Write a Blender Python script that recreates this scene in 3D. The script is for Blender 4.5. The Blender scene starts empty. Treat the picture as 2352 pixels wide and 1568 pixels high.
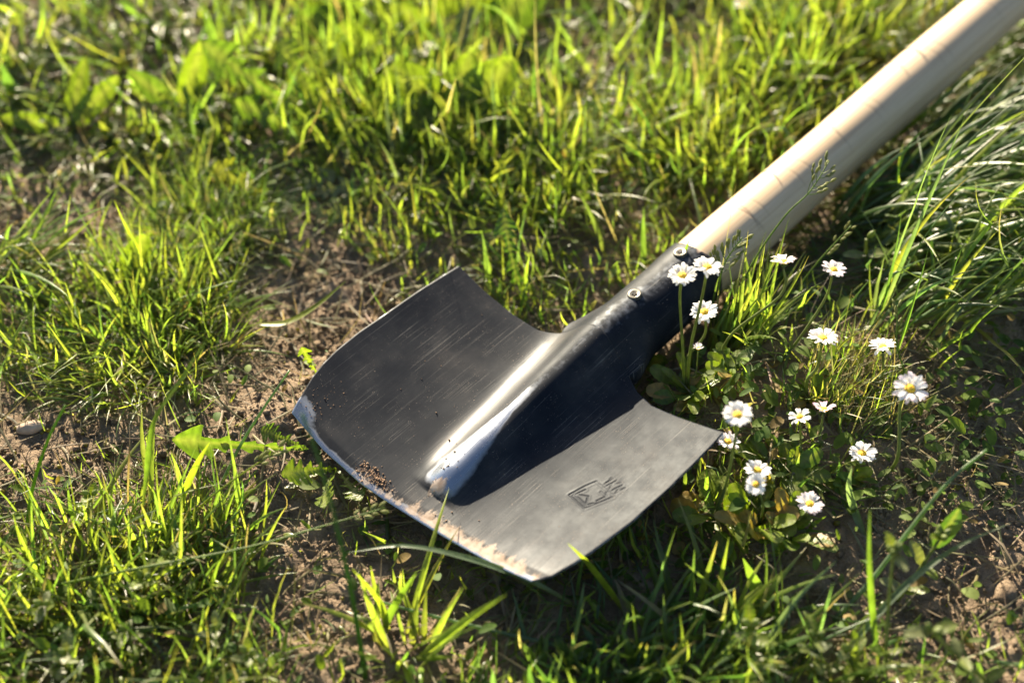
import bpy, math
import numpy as np
from mathutils import Matrix, Vector, Quaternion

# ------------------------------------------------------------------ camera, sky, sun, exposure
sc = bpy.context.scene
CAM_H, PITCH, LENS = 0.64, math.radians(49.0), 50.0
cam = bpy.data.cameras.new("camera"); cam.lens = LENS; cam.sensor_width = 36.0
cam.clip_start = 0.01; cam.clip_end = 500.0
cam.dof.use_dof = True; cam.dof.focus_distance = 0.775; cam.dof.aperture_fstop = 3.3
cam.dof.aperture_blades = 0
camo = bpy.data.objects.new("camera", cam); sc.collection.objects.link(camo)
camo.location = (0, 0, CAM_H); camo.rotation_euler = (math.pi/2 - PITCH, 0, 0)
sc.camera = camo

SUN_AZ, SUN_EL = math.radians(20.0), math.radians(21.0)      # azimuth left of the view direction (+Y)
sun_dir = Vector((-math.sin(SUN_AZ)*math.cos(SUN_EL), math.cos(SUN_AZ)*math.cos(SUN_EL), math.sin(SUN_EL)))
world = bpy.data.worlds.new("World"); sc.world = world; world.use_nodes = True
wn = world.node_tree.nodes; wl = world.node_tree.links
bg = wn["Background"]; sky = wn.new("ShaderNodeTexSky"); sky.sky_type = 'NISHITA'; sky.sun_disc = False
sky.sun_elevation = SUN_EL; sky.sun_rotation = -SUN_AZ; sky.air_density = 1.0; sky.dust_density = 1.2
wl.new(sky.outputs[0], bg.inputs[0]); bg.inputs[1].default_value = 0.05
sun = bpy.data.lights.new("sun", 'SUN'); sun.energy = 5.0; sun.angle = math.radians(0.55); sun.color = (1.0, 0.86, 0.65)
suno = bpy.data.objects.new("sun", sun); sc.collection.objects.link(suno)
suno.rotation_euler = sun_dir.to_track_quat('Z', 'Y').to_euler(); suno.location = (-1, 3, 2)
sc.view_settings.view_transform = 'Standard'; sc.view_settings.look = 'None'
sc.view_settings.exposure = 2.22; sc.view_settings.gamma = 1.0; sc.view_settings.use_curve_mapping = False
sc.cycles.use_denoising = True
sc.cycles.denoiser = 'OPENIMAGEDENOISE'; sc.cycles.denoising_input_passes = 'RGB_ALBEDO_NORMAL'; sc.cycles.denoising_prefilter = 'ACCURATE'
sc.cycles.sample_clamp_direct = 12.0
sc.cycles.max_bounces = 8; sc.cycles.transmission_bounces = 6; sc.cycles.diffuse_bounces = 3
sc.cycles.sample_clamp_indirect = 6.0

rng = np.random.default_rng(7)
COL = sc.collection

# ------------------------------------------------------------------ pixel <-> ground helpers (photo coordinates on a 2352 x 1568 grid)
FPX = 2352 * LENS / 36.0
CP, SP = math.cos(PITCH), math.sin(PITCH)
def ray(px, py):
    x = (px - 1176) / FPX; y = -(py - 784) / FPX
    return np.array([x, CP + y*SP, -SP + y*CP])
def at(px, py, z=0.0):
    d = ray(px, py); t = (z - CAM_H) / d[2]
    return np.array([0, 0, CAM_H]) + t*d
def at_y(px, py, Y):
    d = ray(px, py); t = Y / d[1]
    return np.array([0, 0, CAM_H]) + t*d
def project(P):
    x, y, z = P[:, 0], P[:, 1], P[:, 2] - CAM_H
    dep = y*CP - z*SP; up = y*SP + z*CP
    return 1176 + FPX*x/dep, 784 - FPX*up/dep

# ------------------------------------------------------------------ numpy noise
def vnoise(x, y, seed=0):
    xi = np.floor(x).astype(np.int64); yi = np.floor(y).astype(np.int64)
    fx = x - xi; fy = y - yi; fx = fx*fx*(3-2*fx); fy = fy*fy*(3-2*fy)
    def h(a, b):
        n = (a*374761393 + b*668265263 + seed*982451653) & 0xffffffff
        n = ((n ^ (n >> 13))*1274126177) & 0xffffffff
        n = n ^ (n >> 16)
        return (n & 0xffff)/65535.0
    return (h(xi, yi)*(1-fx) + h(xi+1, yi)*fx)*(1-fy) + (h(xi, yi+1)*(1-fx) + h(xi+1, yi+1)*fx)*fy
def fbm(x, y, octv=4, seed=0):
    s = 0; a = .5
    for i in range(octv):
        s = s + a*(vnoise(x, y, seed+i) - .5); x = x*2.03 + 7.1; y = y*2.03 + 3.7; a *= .5
    return s

# ------------------------------------------------------------------ shovel frame
def rotframe():
    O = at(1028/1.08844, 1236/1.08844, .034)
    a, t, r = math.radians(45.5), math.radians(3), math.radians(4)
    X = np.array([math.cos(a)*math.cos(t), math.sin(a)*math.cos(t), math.sin(t)])
    Y = np.array([-math.sin(a), math.cos(a), 0]); Z = np.cross(X, Y)
    Y2 = Y*math.cos(r) - Z*math.sin(r); Z2 = np.cross(X, Y2)
    return O, X, Y2, Z2
SO, SX, SY, SZ = rotframe()
VL = np.array([[-6, 92], [6, 96], [17, 100], [27, 102.3], [38, 103.7], [56, 104.3], [79, 103.3], [104, 102], [130, 99.5]])/1000
VR = np.array([[6, -80], [14, -87], [27, -91], [37, -93], [63, -96.7], [91, -97.5], [109, -97], [129, -96], [137, -95]])/1000
UT = np.array([[-80, 6], [-61, 3], [-32, 0], [1, -3.5], [34, -7.5], [64, -8], [92, -5.5]])/1000
UTOP = np.array([[-95, 136], [-68, 133], [-49, 131.5], [-36, 134.5], [-28, 138.5], [-17, 142], [0, 144], [15, 141.5], [23, 138], [37, 132], [56, 130], [77, 129.5], [99.5, 130.5]])/1000
def sm(x, a, b):
    t = np.clip((x-a)/(b-a), 0, 1); return t*t*(3-2*t)
def blade_base_z(u, v):
    return .015*((v/.095)**2 - 1)
def rib_z(u, v):
    t = np.clip((u - .0135)/.017, 0, 1); cap = np.clip(1-(1-t)**2, 0, 1)**.8
    h = cap*(.0076 + (.0225-.0076)*np.clip((u-.02)/.122, 0, 1))
    w = (.0108 + (.0172-.0108)*np.clip((u-.02)/.115, 0, 1))
    prof = np.exp(-(np.abs(v)/w)**2.4)
    fil = .16*np.exp(-(np.abs(v)/(w*1.75))**2)*np.clip((u-.02)/.1, 0, 1)
    return h*(prof*(1-fil) + fil)
def to_shovel(P):
    q = P - SO; return q@SX, q@SY, q@SZ
def hc(u):                                                      # height of the handle's centre line in the shovel frame
    return -.0152 + (u-.225)*(.0057/.304)

# ------------------------------------------------------------------ terrain height
LT = at(667, 945, .022)
MOUNDS = [(LT[0]-.008, LT[1]-.004, .05, .015), (.50, .98, .16, .018), (-.36, .62, .10, .008), (-.30, .44, .08, .006), (.18, .45, .09, .006)]
def ground_z(x, y):
    z = .020*fbm(x*7, y*7, 3, 11) + .010*fbm(x*28, y*28, 3, 23)
    for mx, my, r, h in MOUNDS:
        z = z + h*np.exp(-((x-mx)**2 + (y-my)**2)/(r*r))
    u, v, _ = to_shovel(np.stack([x, y, np.zeros_like(x)], -1))
    lim = SO[2] + SX[2]*u + SY[2]*v + blade_base_z(u, v) - .009    # keep clear of the blade
    ins = sm(u, -.02, .0)*sm(u, .165, .14)*sm(np.abs(v), .125, .105)
    z = np.where(ins > 0, z*(1-ins) + np.minimum(z, lim)*ins, z)
    ins2 = sm(u, .12, .14)*sm(u, .68, .64)*sm(np.abs(v), .06, .02)
    z = z*(1-ins2) + np.minimum(z, SO[2] + SX[2]*u - .014 - .028)*ins2
    return z
def _hump(px, py, r_, h_):
    p = at(px, py, .015); MOUNDS.append((p[0], p[1], r_, h_))
for h_ in ((1660, 900, .055, .016), (1800, 1020, .06, .008), (1880, 790, .07, .010), (2080, 560, .09, .013), (2260, 380, .10, .012)): _hump(*h_)
def gz(x, y): return float(ground_z(np.array([x]), np.array([y]))[0])
def gat(px, py):                                                # ground point seen at a photo position
    z = 0.
    for _ in range(4):
        p = at(px, py, z); z = gz(p[0], p[1])
    return at(px, py, z)

# ------------------------------------------------------------------ material helpers
def new_mat(name):
    m = bpy.data.materials.new(name); m.use_nodes = True
    nt = m.node_tree; nt.nodes.clear()
    out = nt.nodes.new("ShaderNodeOutputMaterial")
    return m, nt, out
def N(nt, typ, ins=None, **kw):
    n = nt.nodes.new(typ)
    for k, v in kw.items(): setattr(n, k, v)
    for k, v in (ins or {}).items():
        s = n.inputs[k]
        if isinstance(v, bpy.types.NodeSocket): nt.links.new(v, s)
        else: s.default_value = v
    return n
def ramp(nt, fac, stops, interp='LINEAR'):
    r = nt.nodes.new("ShaderNodeValToRGB"); r.color_ramp.interpolation = interp
    e = r.color_ramp.elements
    while len(e) > 1: e.remove(e[0])
    e[0].position, e[0].color = stops[0][0], stops[0][1]
    for p, c in stops[1:]:
        k = e.new(p); k.color = c
    nt.links.new(fac, r.inputs[0]); return r.outputs[0]
def g(v): return (v, v, v, 1)
def mixc(nt, f, a, b):
    n = nt.nodes.new("ShaderNodeMix"); n.data_type = 'RGBA'
    for s, v in ((n.inputs[0], f), (n.inputs[6], a), (n.inputs[7], b)):
        if isinstance(v, bpy.types.NodeSocket): nt.links.new(v, s)
        else: s.default_value = v
    return n.outputs[2]
def math_(nt, op, a, b=0.0, clamp=False):
    n = nt.nodes.new("ShaderNodeMath"); n.operation = op; n.use_clamp = clamp
    for s, v in ((n.inputs[0], a), (n.inputs[1], b)):
        if isinstance(v, bpy.types.NodeSocket): nt.links.new(v, s)
        else: s.default_value = v
    return n.outputs[0]
def noise(nt, vec, scale, detail=4, rough=.55):
    n = N(nt, "ShaderNodeTexNoise", {"Scale": scale, "Detail": detail, "Roughness": rough})
    if vec is not None: nt.links.new(vec, n.inputs["Vector"])
    return n.outputs[0]

def leaf_material(name, tr_gain=(2.25, 2.4, 1.0), fac=.55, rough=.36, spec=.55, bump=0.0):
    m, nt, out = new_mat(name)
    a = N(nt, "ShaderNodeAttribute", attribute_name="Col")
    tc = N(nt, "ShaderNodeTexCoord")
    nz = noise(nt, tc.outputs["Object"], 160, 3)
    v = ramp(nt, nz, [(.3, g(.72)), (.7, g(1.25))])
    col = N(nt, "ShaderNodeVectorMath", {0: a.outputs["Color"], 1: v}, operation='MULTIPLY').outputs[0]
    tcol = N(nt, "ShaderNodeVectorMath", {0: col, 1: tr_gain}, operation='MULTIPLY').outputs[0]
    p = N(nt, "ShaderNodeBsdfPrincipled", {"Base Color": col, "Roughness": rough, "Specular IOR Level": spec})
    if bump:
        b = N(nt, "ShaderNodeBump", {"Strength": bump, "Distance": .001, "Height": noise(nt, tc.outputs["Object"], 420, 3)})
        nt.links.new(b.outputs[0], p.inputs["Normal"])
    t = N(nt, "ShaderNodeBsdfTranslucent", {"Color": tcol})
    mx = N(nt, "ShaderNodeMixShader", {0: fac, 1: p.outputs[0], 2: t.outputs[0]})
    nt.links.new(mx.outputs[0], out.inputs[0]); return m
M_GRASS = leaf_material("grass_blade")
M_LEAF = leaf_material("broad_leaf", tr_gain=(1.9, 2.0, .6), fac=.52, rough=.42, spec=.45, bump=.5)
M_COVER = leaf_material("ground_cover_leaf", tr_gain=(2.1, 2.1, .7), fac=.5, rough=.62, spec=.18)
M_STEM = leaf_material("flower_stem", tr_gain=(2.0, 1.9, .9), fac=.42, rough=.5, spec=.35)
M_DRY = leaf_material("dry_straw", tr_gain=(1.6, 1.5, 1.0), fac=.42, rough=.6, spec=.3)
M_PETAL = leaf_material("daisy_petal", tr_gain=(1.08, 1.06, 1.04), fac=.46, rough=.6, spec=.25)

# ------------------------------------------------------------------ mesh helpers
def mesh_np(name, V, F, col=None, smooth=True, attrs=None):
    me = bpy.data.meshes.new(name)
    V = np.asarray(V, np.float32); F = np.asarray(F, np.int32); k = F.shape[1]
    me.vertices.add(len(V)); me.vertices.foreach_set("co", V.ravel())
    me.loops.add(F.size); me.loops.foreach_set("vertex_index", F.ravel())
    me.polygons.add(len(F)); me.polygons.foreach_set("loop_start", np.arange(0, F.size, k, dtype=np.int32))
    me.polygons.foreach_set("use_smooth", np.full(len(F), smooth, bool))
    if col is not None:
        at_ = me.attributes.new("Col", 'FLOAT_COLOR', 'POINT')
        c = np.ones((len(V), 4), np.float32); c[:, :3] = col; at_.data.foreach_set("color", c.ravel())
    for k_, v in (attrs or {}).items():
        at_ = me.attributes.new(k_, 'FLOAT', 'POINT'); at_.data.foreach_set("value", np.asarray(v, np.float32).ravel())
    me.update(calc_edges=True); me.validate()
    return me
def obj(name, me, mat, parent=None, mw=None):
    o = bpy.data.objects.new(name, me); COL.objects.link(o)
    if mat is not None and not me.materials: me.materials.append(mat)
    if parent is not None: o.parent = parent
    if mw is not None: o.matrix_basis = mw
    return o
def empty(name, loc, label, cat, group=None):
    o = bpy.data.objects.new(name, None); COL.objects.link(o); o.location = Vector(loc); o.empty_display_size = .01
    tag(o, label, cat, group); return o
def tag(o, label=None, cat=None, group=None, kind=None):
    if label: o["label"] = label
    if cat: o["category"] = cat
    if group: o["group"] = group
    if kind: o["kind"] = kind
    return o
class Acc:                                                       # collects pieces of one mesh
    def __init__(s): s.v = []; s.f = []; s.c = []; s.n = 0
    def add(s, V, F, c):
        V = np.asarray(V, float); F = np.asarray(F, int)
        if F.shape[1] == 3: F = np.c_[F, F[:, 2]]
        s.v.append(V); s.f.append(F + s.n); s.n += len(V)
        c = np.asarray(c, float); s.c.append(np.broadcast_to(c, (len(V), 3)) if c.ndim == 1 else c)
    def mesh(s, name, origin=(0, 0, 0)):
        V = np.concatenate(s.v) - np.asarray(origin); F = np.concatenate(s.f); C = np.concatenate(s.c)
        if (F[:, 2] == F[:, 3]).all(): F = F[:, :3]
        elif (F[:, 2] == F[:, 3]).any():
            t = F[:, 2] == F[:, 3]; q = F[~t]
            F = np.concatenate([F[t][:, :3], q[:, [0, 1, 2]], q[:, [0, 2, 3]]])
        return mesh_np(name, V, F, C)
def tube(pts, rad, n=6, cap=True):
    P = np.asarray(pts, float); m = len(P); rad = np.broadcast_to(rad, (m,))
    T = np.gradient(P, axis=0); T /= np.linalg.norm(T, axis=1)[:, None] + 1e-12
    ref = np.array([.13, .37, .92]) if abs(T[0] @ np.array([0, 0, 1.])) < .9 else np.array([1., .2, .1])
    A = np.cross(T, ref); A /= np.linalg.norm(A, axis=1)[:, None] + 1e-12
    B = np.cross(T, A); th = np.linspace(0, 2*np.pi, n, endpoint=False)
    V = (P[:, None] + rad[:, None, None]*(np.cos(th)[None, :, None]*A[:, None] + np.sin(th)[None, :, None]*B[:, None])).reshape(-1, 3)
    F = []
    for i in range(m-1):
        for j in range(n): F.append((i*n+j, i*n+(j+1) % n, (i+1)*n+(j+1) % n, (i+1)*n+j))
    if cap:
        V = np.concatenate([V, [P[0], P[-1]]]); a, b = len(V)-2, len(V)-1
        for j in range(n):
            F.append((a, (j+1) % n, j, j)); F.append((b, (m-1)*n+j, (m-1)*n+(j+1) % n, (m-1)*n+(j+1) % n))
    return V, np.array(F)
def spline(ctrl, n=14):
    C = np.asarray(ctrl, float); k = len(C)
    if k == 2: return C[0] + (C[1]-C[0])*np.linspace(0, 1, n)[:, None]
    E = np.concatenate([[2*C[0]-C[1]], C, [2*C[-1]-C[-2]]]); out = []
    for t in np.linspace(0, k-1-1e-6, n):
        i = int(t); f = t-i; a, b, c, d = E[i:i+4]
        out.append(.5*((2*b)+(-a+c)*f+(2*a-5*b+4*c-d)*f*f+(-a+3*b-3*c+d)*f**3))
    return np.array(out)
def ribbon(pts, width, side=None, fold=.25, taper=.75, n0=.55):   # one folded blade along a path
    P = np.asarray(pts, float); m = len(P); s = np.linspace(0, 1, m)
    T = np.gradient(P, axis=0); T /= np.linalg.norm(T, axis=1)[:, None] + 1e-12
    if side is None: side = np.cross(T, [0, 0, 1.]) + 1e-6
    S = np.broadcast_to(np.asarray(side, float), (m, 3)); S = S - (S*T).sum(1)[:, None]*T
    S = S/(np.linalg.norm(S, axis=1)[:, None] + 1e-12); Nn = np.cross(S, T)
    w = width*.5*np.minimum(n0 + (1-n0)*s/.25, 1)*np.clip((1-s)/(1-taper), 0.0, 1)**.75
    w = np.maximum(w, width*.02)
    V = np.stack([P - S*w[:, None] + Nn*(w*fold)[:, None], P - Nn*(w*fold)[:, None]*.4, P + S*w[:, None] + Nn*(w*fold)[:, None]], 1).reshape(-1, 3)
    i = np.arange(m-1)[:, None]*3
    F = np.concatenate([np.concatenate([i, i+1, i+4, i+3], 1), np.concatenate([i+1, i+2, i+5, i+4], 1)])
    return V, F

# ------------------------------------------------------------------ grass generator (vectorised)
PAL = np.array([[.150, .185, .032], [.105, .150, .030], [.065, .110, .028], [.075, .115, .050], [.170, .148, .085]])
def shovel_clear(P):
    """P (N,S,3): True for blades that keep clear of the shovel."""
    sh = P.shape; u, v, z = to_shovel(P.reshape(-1, 3))
    inb = (u > -.010) & (u < .146) & (v < .110) & (v > -.106)
    zs = blade_base_z(u, v) + rib_z(u, v)
    hit = inb & (np.abs(z - zs + .001) < .0045)
    dz = z - hc(u)
    hit |= (u > .12) & (u < .66) & (v*v + dz*dz < .0235**2)
    hit = hit.reshape(sh[:2]).any(1)
    base = inb.reshape(sh[:2])[:, 0]; above = (z > zs).reshape(sh[:2]).any(1)
    T = P[:, -1]; t = ((T - SO)@SZ)/max(1e-6, float(np.array(sun_dir)@SZ))          # most blades whose shade would fall on the shovel are left out
    q = T - np.clip(t, 0, 1)[:, None]*np.array(sun_dir); u2, v2, _ = to_shovel(q)
    shade = (t > .004) & (((u2 > -.004) & (u2 < .15) & (v2 < .108) & (v2 > -.10)) | ((u2 >= .15) & (u2 < .6) & (np.abs(v2) < .022)))
    return ~(hit | (base & above) | (shade & (rng.random(len(T)) < .93)))
def grass(base, L, W, az, lean, curl, pal, seg=5, twist=None, dry_tip=.12, wob=.12):
    n = len(base); s = np.linspace(0, 1, seg+1)
    th = lean[:, None] + curl[:, None]*s[None]**1.4
    kink = np.where(rng.random(n) < .25, rng.normal(0, .9, n), 0); th = th + kink[:, None]*(s[None] > .45)
    azs = az[:, None] + (rng.normal(0, wob, n))[:, None]*s[None]*3
    d = np.stack([np.sin(th)*np.cos(azs), np.sin(th)*np.sin(azs), np.cos(th)], -1)
    step = (L/seg)[:, None, None]*d
    P = np.concatenate([base[:, None], base[:, None] + np.cumsum(step[:, :-1], 1)], 1)
    P[:, :, 2] = np.maximum(P[:, :, 2], base[:, None, 2] + .0015*s[None])
    ok = shovel_clear(P); P = P[ok]; d = d[ok]; az = az[ok]; W = W[ok]; pal = pal[ok]; n = len(P); L = L[ok]
    if twist is None: twist = rng.normal(0, .6, n)
    else: twist = twist[ok]
    sd = np.stack([-np.sin(az+twist), np.cos(az+twist), np.zeros(n)], -1)[:, None]
    T = d; S = sd - (sd*T).sum(-1, keepdims=True)*T; S /= np.linalg.norm(S, axis=-1, keepdims=True) + 1e-9
    Nn = np.cross(S, T)
    prof = np.minimum(.6 + 1.6*s, 1)*np.clip((1-s)/.55, 0, 1)**.8; prof[-1] = .03
    w = .5*W[:, None]*prof[None]
    V = np.stack([P - S*w[..., None] + Nn*w[..., None]*.35, P - Nn*w[..., None]*.15, P + S*w[..., None] + Nn*w[..., None]*.35], 2)
    V = V.reshape(-1, 3)
    b = (np.arange(n)*(3*(seg+1)))[:, None, None] + (np.arange(seg)*3)[None, :, None]
    F = np.concatenate([np.concatenate([b, b+1, b+4, b+3], 2), np.concatenate([b+1, b+2, b+5, b+4], 2)], 1).reshape(-1, 4)
    c = PAL[pal]*rng.uniform(.75, 1.3, (n, 1))*(1 + rng.normal(0, .07, (n, 3)))
    C = np.repeat(c[:, None], seg+1, 1)
    basec = np.array([.20, .17, .07]); k = (np.clip(1-s/.28, 0, 1)*.55)[None, :, None]
    C = C*(1-k) + basec*k
    tip = (rng.random(n) < dry_tip)[:, None, None]*np.clip((s-.7)/.3, 0, 1)[None, :, None]*.7
    C = C*(1-tip) + np.array([.34, .25, .11])*tip
    C = np.repeat(C[:, :, None], 3, 2).reshape(-1, 3)
    return V, F, np.clip(C, .004, 1)

# ================================================================== GROUND
def axis_coords(a0, a1, step, far):
    core = np.arange(a0, a1, step); out = []
    x, s = a1, step
    while x < far: out.append(x); s *= 1.22; x += s
    out.append(far); hi = np.array(out); out = []; x, s = a0, step
    while x > -far:
        s *= 1.22; x -= s; out.append(max(x, -far))
    lo = np.array(out[::-1]); return np.concatenate([lo, core, hi])
gx = axis_coords(-.46, .52, .0018, 250.); gy = axis_coords(.29, .96, .0018, 250.)
GX, GY = np.meshgrid(gx, gy, indexing='ij'); fx, fy = GX.ravel(), GY.ravel()
near = np.exp(-np.maximum(np.hypot(fx, fy-.6)-1.2, 0)/1.0)
fz = ground_z(fx, fy)*near
cell = np.abs(fbm(fx*85, fy*85, 3, 5)); fine = fbm(fx*230, fy*230, 2, 9)
fz = fz + near*(-.0055*np.clip(.10-cell, 0, .10)*4 + .0030*fine + .0052*fbm(fx*60, fy*60, 3, 41))
a_, b_ = len(gx), len(gy)
ii, jj = np.meshgrid(np.arange(a_-1), np.arange(b_-1), indexing='ij'); q = (ii*b_+jj).ravel()
GF = np.stack([q, q+b_, q+b_+1, q+1], 1)
m_soil, nt, out = new_mat("soil")
tc = N(nt, "ShaderNodeTexCoord"); ov = tc.outputs["Object"]
n1 = noise(nt, ov, 38, 5, .65); n2 = noise(nt, ov, 900, 3); n3 = noise(nt, ov, 9, 3)
c1 = ramp(nt, n1, [(.28, (.090, .062, .038, 1)), (.5, (.205, .148, .096, 1)), (.72, (.33, .25, .172, 1))])
c2 = mixc(nt, ramp(nt, n2, [(.35, g(0)), (.7, g(.5))]), c1, (.33, .25, .17, 1))
moss = ramp(nt, n3, [(.56, g(0)), (.68, g(.55))])
c3 = mixc(nt, math_(nt, 'MULTIPLY', moss, ramp(nt, noise(nt, ov, 300, 2), [(.42, g(0)), (.6, g(1))])), c2, (.16, .145, .03, 1))
pb = N(nt, "ShaderNodeBsdfPrincipled", {"Base Color": c3, "Roughness": .95, "Specular IOR Level": .2})
hb = math_(nt, 'ADD', math_(nt, 'MULTIPLY', noise(nt, ov, 1400, 4, .7), .5), noise(nt, ov, 420, 3, .6))
bp = N(nt, "ShaderNodeBump", {"Strength": 1.0, "Distance": .0030, "Height": hb}); nt.links.new(bp.outputs[0], pb.inputs["Normal"])
nt.links.new(pb.outputs[0], out.inputs[0])
ground = obj("ground", mesh_np("ground", np.stack([fx, fy, fz], 1), GF), m_soil); tag(ground, "bare crumbly brown soil showing between the grass", "soil", kind="structure")

# ================================================================== SHOVEL
m_steel, nt, out = new_mat("worn_black_steel")
tc = N(nt, "ShaderNodeTexCoord"); ov = tc.outputs["Object"]
def stretched(sx, sy, rot, scale, detail=2):
    mp = N(nt, "ShaderNodeMapping", {"Vector": ov, "Scale": (sx, sy, 20), "Rotation": (0, 0, rot)})
    return noise(nt, mp.outputs[0], scale, detail, .6)
sA = ramp(nt, stretched(7, 1500, .05, 1.0), [(.65, g(0)), (.69, g(1))]); sB = ramp(nt, stretched(9, 1700, -.16, 1.0), [(.66, g(0)), (.70, g(.9))])
sC = math_(nt, 'MAXIMUM', ramp(nt, stretched(9, 1300, .75, 1.0), [(.665, g(0)), (.70, g(1))]), ramp(nt, stretched(11, 1500, -.55, 1.0), [(.67, g(0)), (.70, g(1))]))
scr = math_(nt, 'MAXIMUM', math_(nt, 'MAXIMUM', sA, sB), sC)
cloud = noise(nt, ov, 26, 5, .6); cloud2 = noise(nt, ov, 90, 4, .65)
base = mixc(nt, ramp(nt, cloud, [(.35, g(0)), (.7, g(1))]), (.006, .0075, .012, 1), (.018, .020, .024, 1))
smask = ramp(nt, noise(nt, ov, 45, 3), [(.46, g(0)), (.66, g(1))])
base = mixc(nt, math_(nt, 'MULTIPLY', math_(nt, 'MULTIPLY', scr, smask), .26), base, (.30, .28, .25, 1))
brush = stretched(30, 2600, 0, 1.0, 3)
rgh = math_(nt, 'ADD', math_(nt, 'MULTIPLY', brush, .12), math_(nt, 'MULTIPLY', cloud2, .30)); rgh = math_(nt, 'ADD', rgh, .31)
bev = N(nt, "ShaderNodeAttribute", attribute_name="bevel").outputs["Fac"]; worn = N(nt, "ShaderNodeAttribute", attribute_name="worn").outputs["Fac"]
mud = N(nt, "ShaderNodeAttribute", attribute_name="mud").outputs["Fac"]
edge = math_(nt, 'MAXIMUM', ramp(nt, math_(nt, 'ADD', bev, math_(nt, 'MULTIPLY', math_(nt, 'SUBTRACT', cloud2, .5), .7)), [(.40, g(0)), (.62, g(1))]),
             ramp(nt, math_(nt, 'ADD', worn, math_(nt, 'MULTIPLY', math_(nt, 'SUBTRACT', noise(nt, ov, 260, 3), .5), .45)), [(.18, g(0)), (.82, g(1))]))
pol = N(nt, "ShaderNodeAttribute", attribute_name="polish_sheen").outputs["Fac"]; pol = math_(nt, 'MULTIPLY', pol, ramp(nt, brush, [(.3, g(.35)), (.7, g(1))]))
base = mixc(nt, pol, base, (.20, .19, .18, 1)); base = mixc(nt, edge, base, (.33, .35, .39, 1)); edge = math_(nt, 'MAXIMUM', edge, pol)
rgh = math_(nt, 'ADD', math_(nt, 'MULTIPLY', rgh, math_(nt, 'SUBTRACT', 1.0, math_(nt, 'MULTIPLY', edge, .50))), 0.0)
bpn = N(nt, "ShaderNodeBump", {"Strength": .12, "Distance": .0004, "Height": math_(nt, 'ADD', brush, math_(nt, 'MULTIPLY', scr, -.8))})
steel = N(nt, "ShaderNodeBsdfPrincipled", {"Base Color": base, "Metallic": edge, "Specular IOR Level": .082, "Specular Tint": (.80, .92, 1.0, 1), "Roughness": rgh, "Normal": bpn.outputs[0]})
mn = math_(nt, 'ADD', math_(nt, 'MULTIPLY', noise(nt, N(nt, "ShaderNodeMapping", {"Vector": ov, "Scale": (28, 190, 60)}).outputs[0], 1.0, 5, .62), 1.0),
           math_(nt, 'MULTIPLY', noise(nt, ov, 900, 3), .30))
mf = ramp(nt, math_(nt, 'ADD', mud, math_(nt, 'SUBTRACT', mn, .65)), [(.46, g(0)), (.60, g(.82))])
dust = math_(nt, 'MULTIPLY', ramp(nt, cloud, [(.50, g(0)), (.78, g(.08))]), ramp(nt, cloud2, [(.3, g(.2)), (.7, g(1))]))
speck = ramp(nt, noise(nt, ov, 1500, 2), [(.67, g(0)), (.74, g(.7))])
mf = math_(nt, 'MAXIMUM', math_(nt, 'MAXIMUM', mf, dust), math_(nt, 'MULTIPLY', speck, ramp(nt, cloud2, [(.45, g(0)), (.6, g(1))])))
mcol = ramp(nt, noise(nt, ov, 240, 4), [(.3, (.22, .15, .095, 1)), (.52, (.37, .29, .225, 1)), (.8, (.48, .40, .33, 1))])
mb = N(nt, "ShaderNodeBump", {"Strength": .35, "Distance": .0004, "Height": math_(nt, 'ADD', mn, mf)})
clay = N(nt, "ShaderNodeBsdfPrincipled", {"Base Color": mcol, "Roughness": .85, "Specular IOR Level": .25, "Normal": mb.outputs[0]})
mx = N(nt, "ShaderNodeMixShader", {0: mf, 1: steel.outputs[0], 2: clay.outputs[0]}); nt.links.new(mx.outputs[0], out.inputs[0])

MS = Matrix(((SX[0], SY[0], SZ[0], SO[0]), (SX[1], SY[1], SZ[1], SO[1]), (SX[2], SY[2], SZ[2], SO[2]), (0, 0, 0, 1)))
shovel = empty("shovel", (0, 0, 0), "short shovel with black steel blade and pale wooden handle lying on the grass", "shovel")
shovel.matrix_basis = MS
NU, NV = 210, 300
S_, T_ = np.meshgrid(np.sort(np.r_[np.linspace(0, 1, 170), np.linspace(.2015, .4985, 90)]), np.sort(np.r_[np.linspace(-1, 1, 240), np.linspace(-.8485, -.4015, 130)]), indexing='ij'); NU, NV = S_.shape
k = (T_+1)/2
vt = -.080 + k*(.172); vtop = -.095 + k*.1945
ut = np.interp(vt, UT[:, 0], UT[:, 1]); ue = np.interp(vtop, UTOP[:, 0], UTOP[:, 1])
U_ = ut + (ue-ut)*S_
V_ = np.interp(U_, VR[:, 0], VR[:, 1])*(1-k) + np.interp(U_, VL[:, 0], VL[:, 1])*k
Zt = blade_base_z(U_, V_) + rib_z(U_, V_)
edge_d = U_ - ut
Zt -= .16*np.clip(.0075 - edge_d, 0, .0075) - .0*edge_d
Zt += .0009*fbm(U_*40, V_*40, 2, 77)
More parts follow.
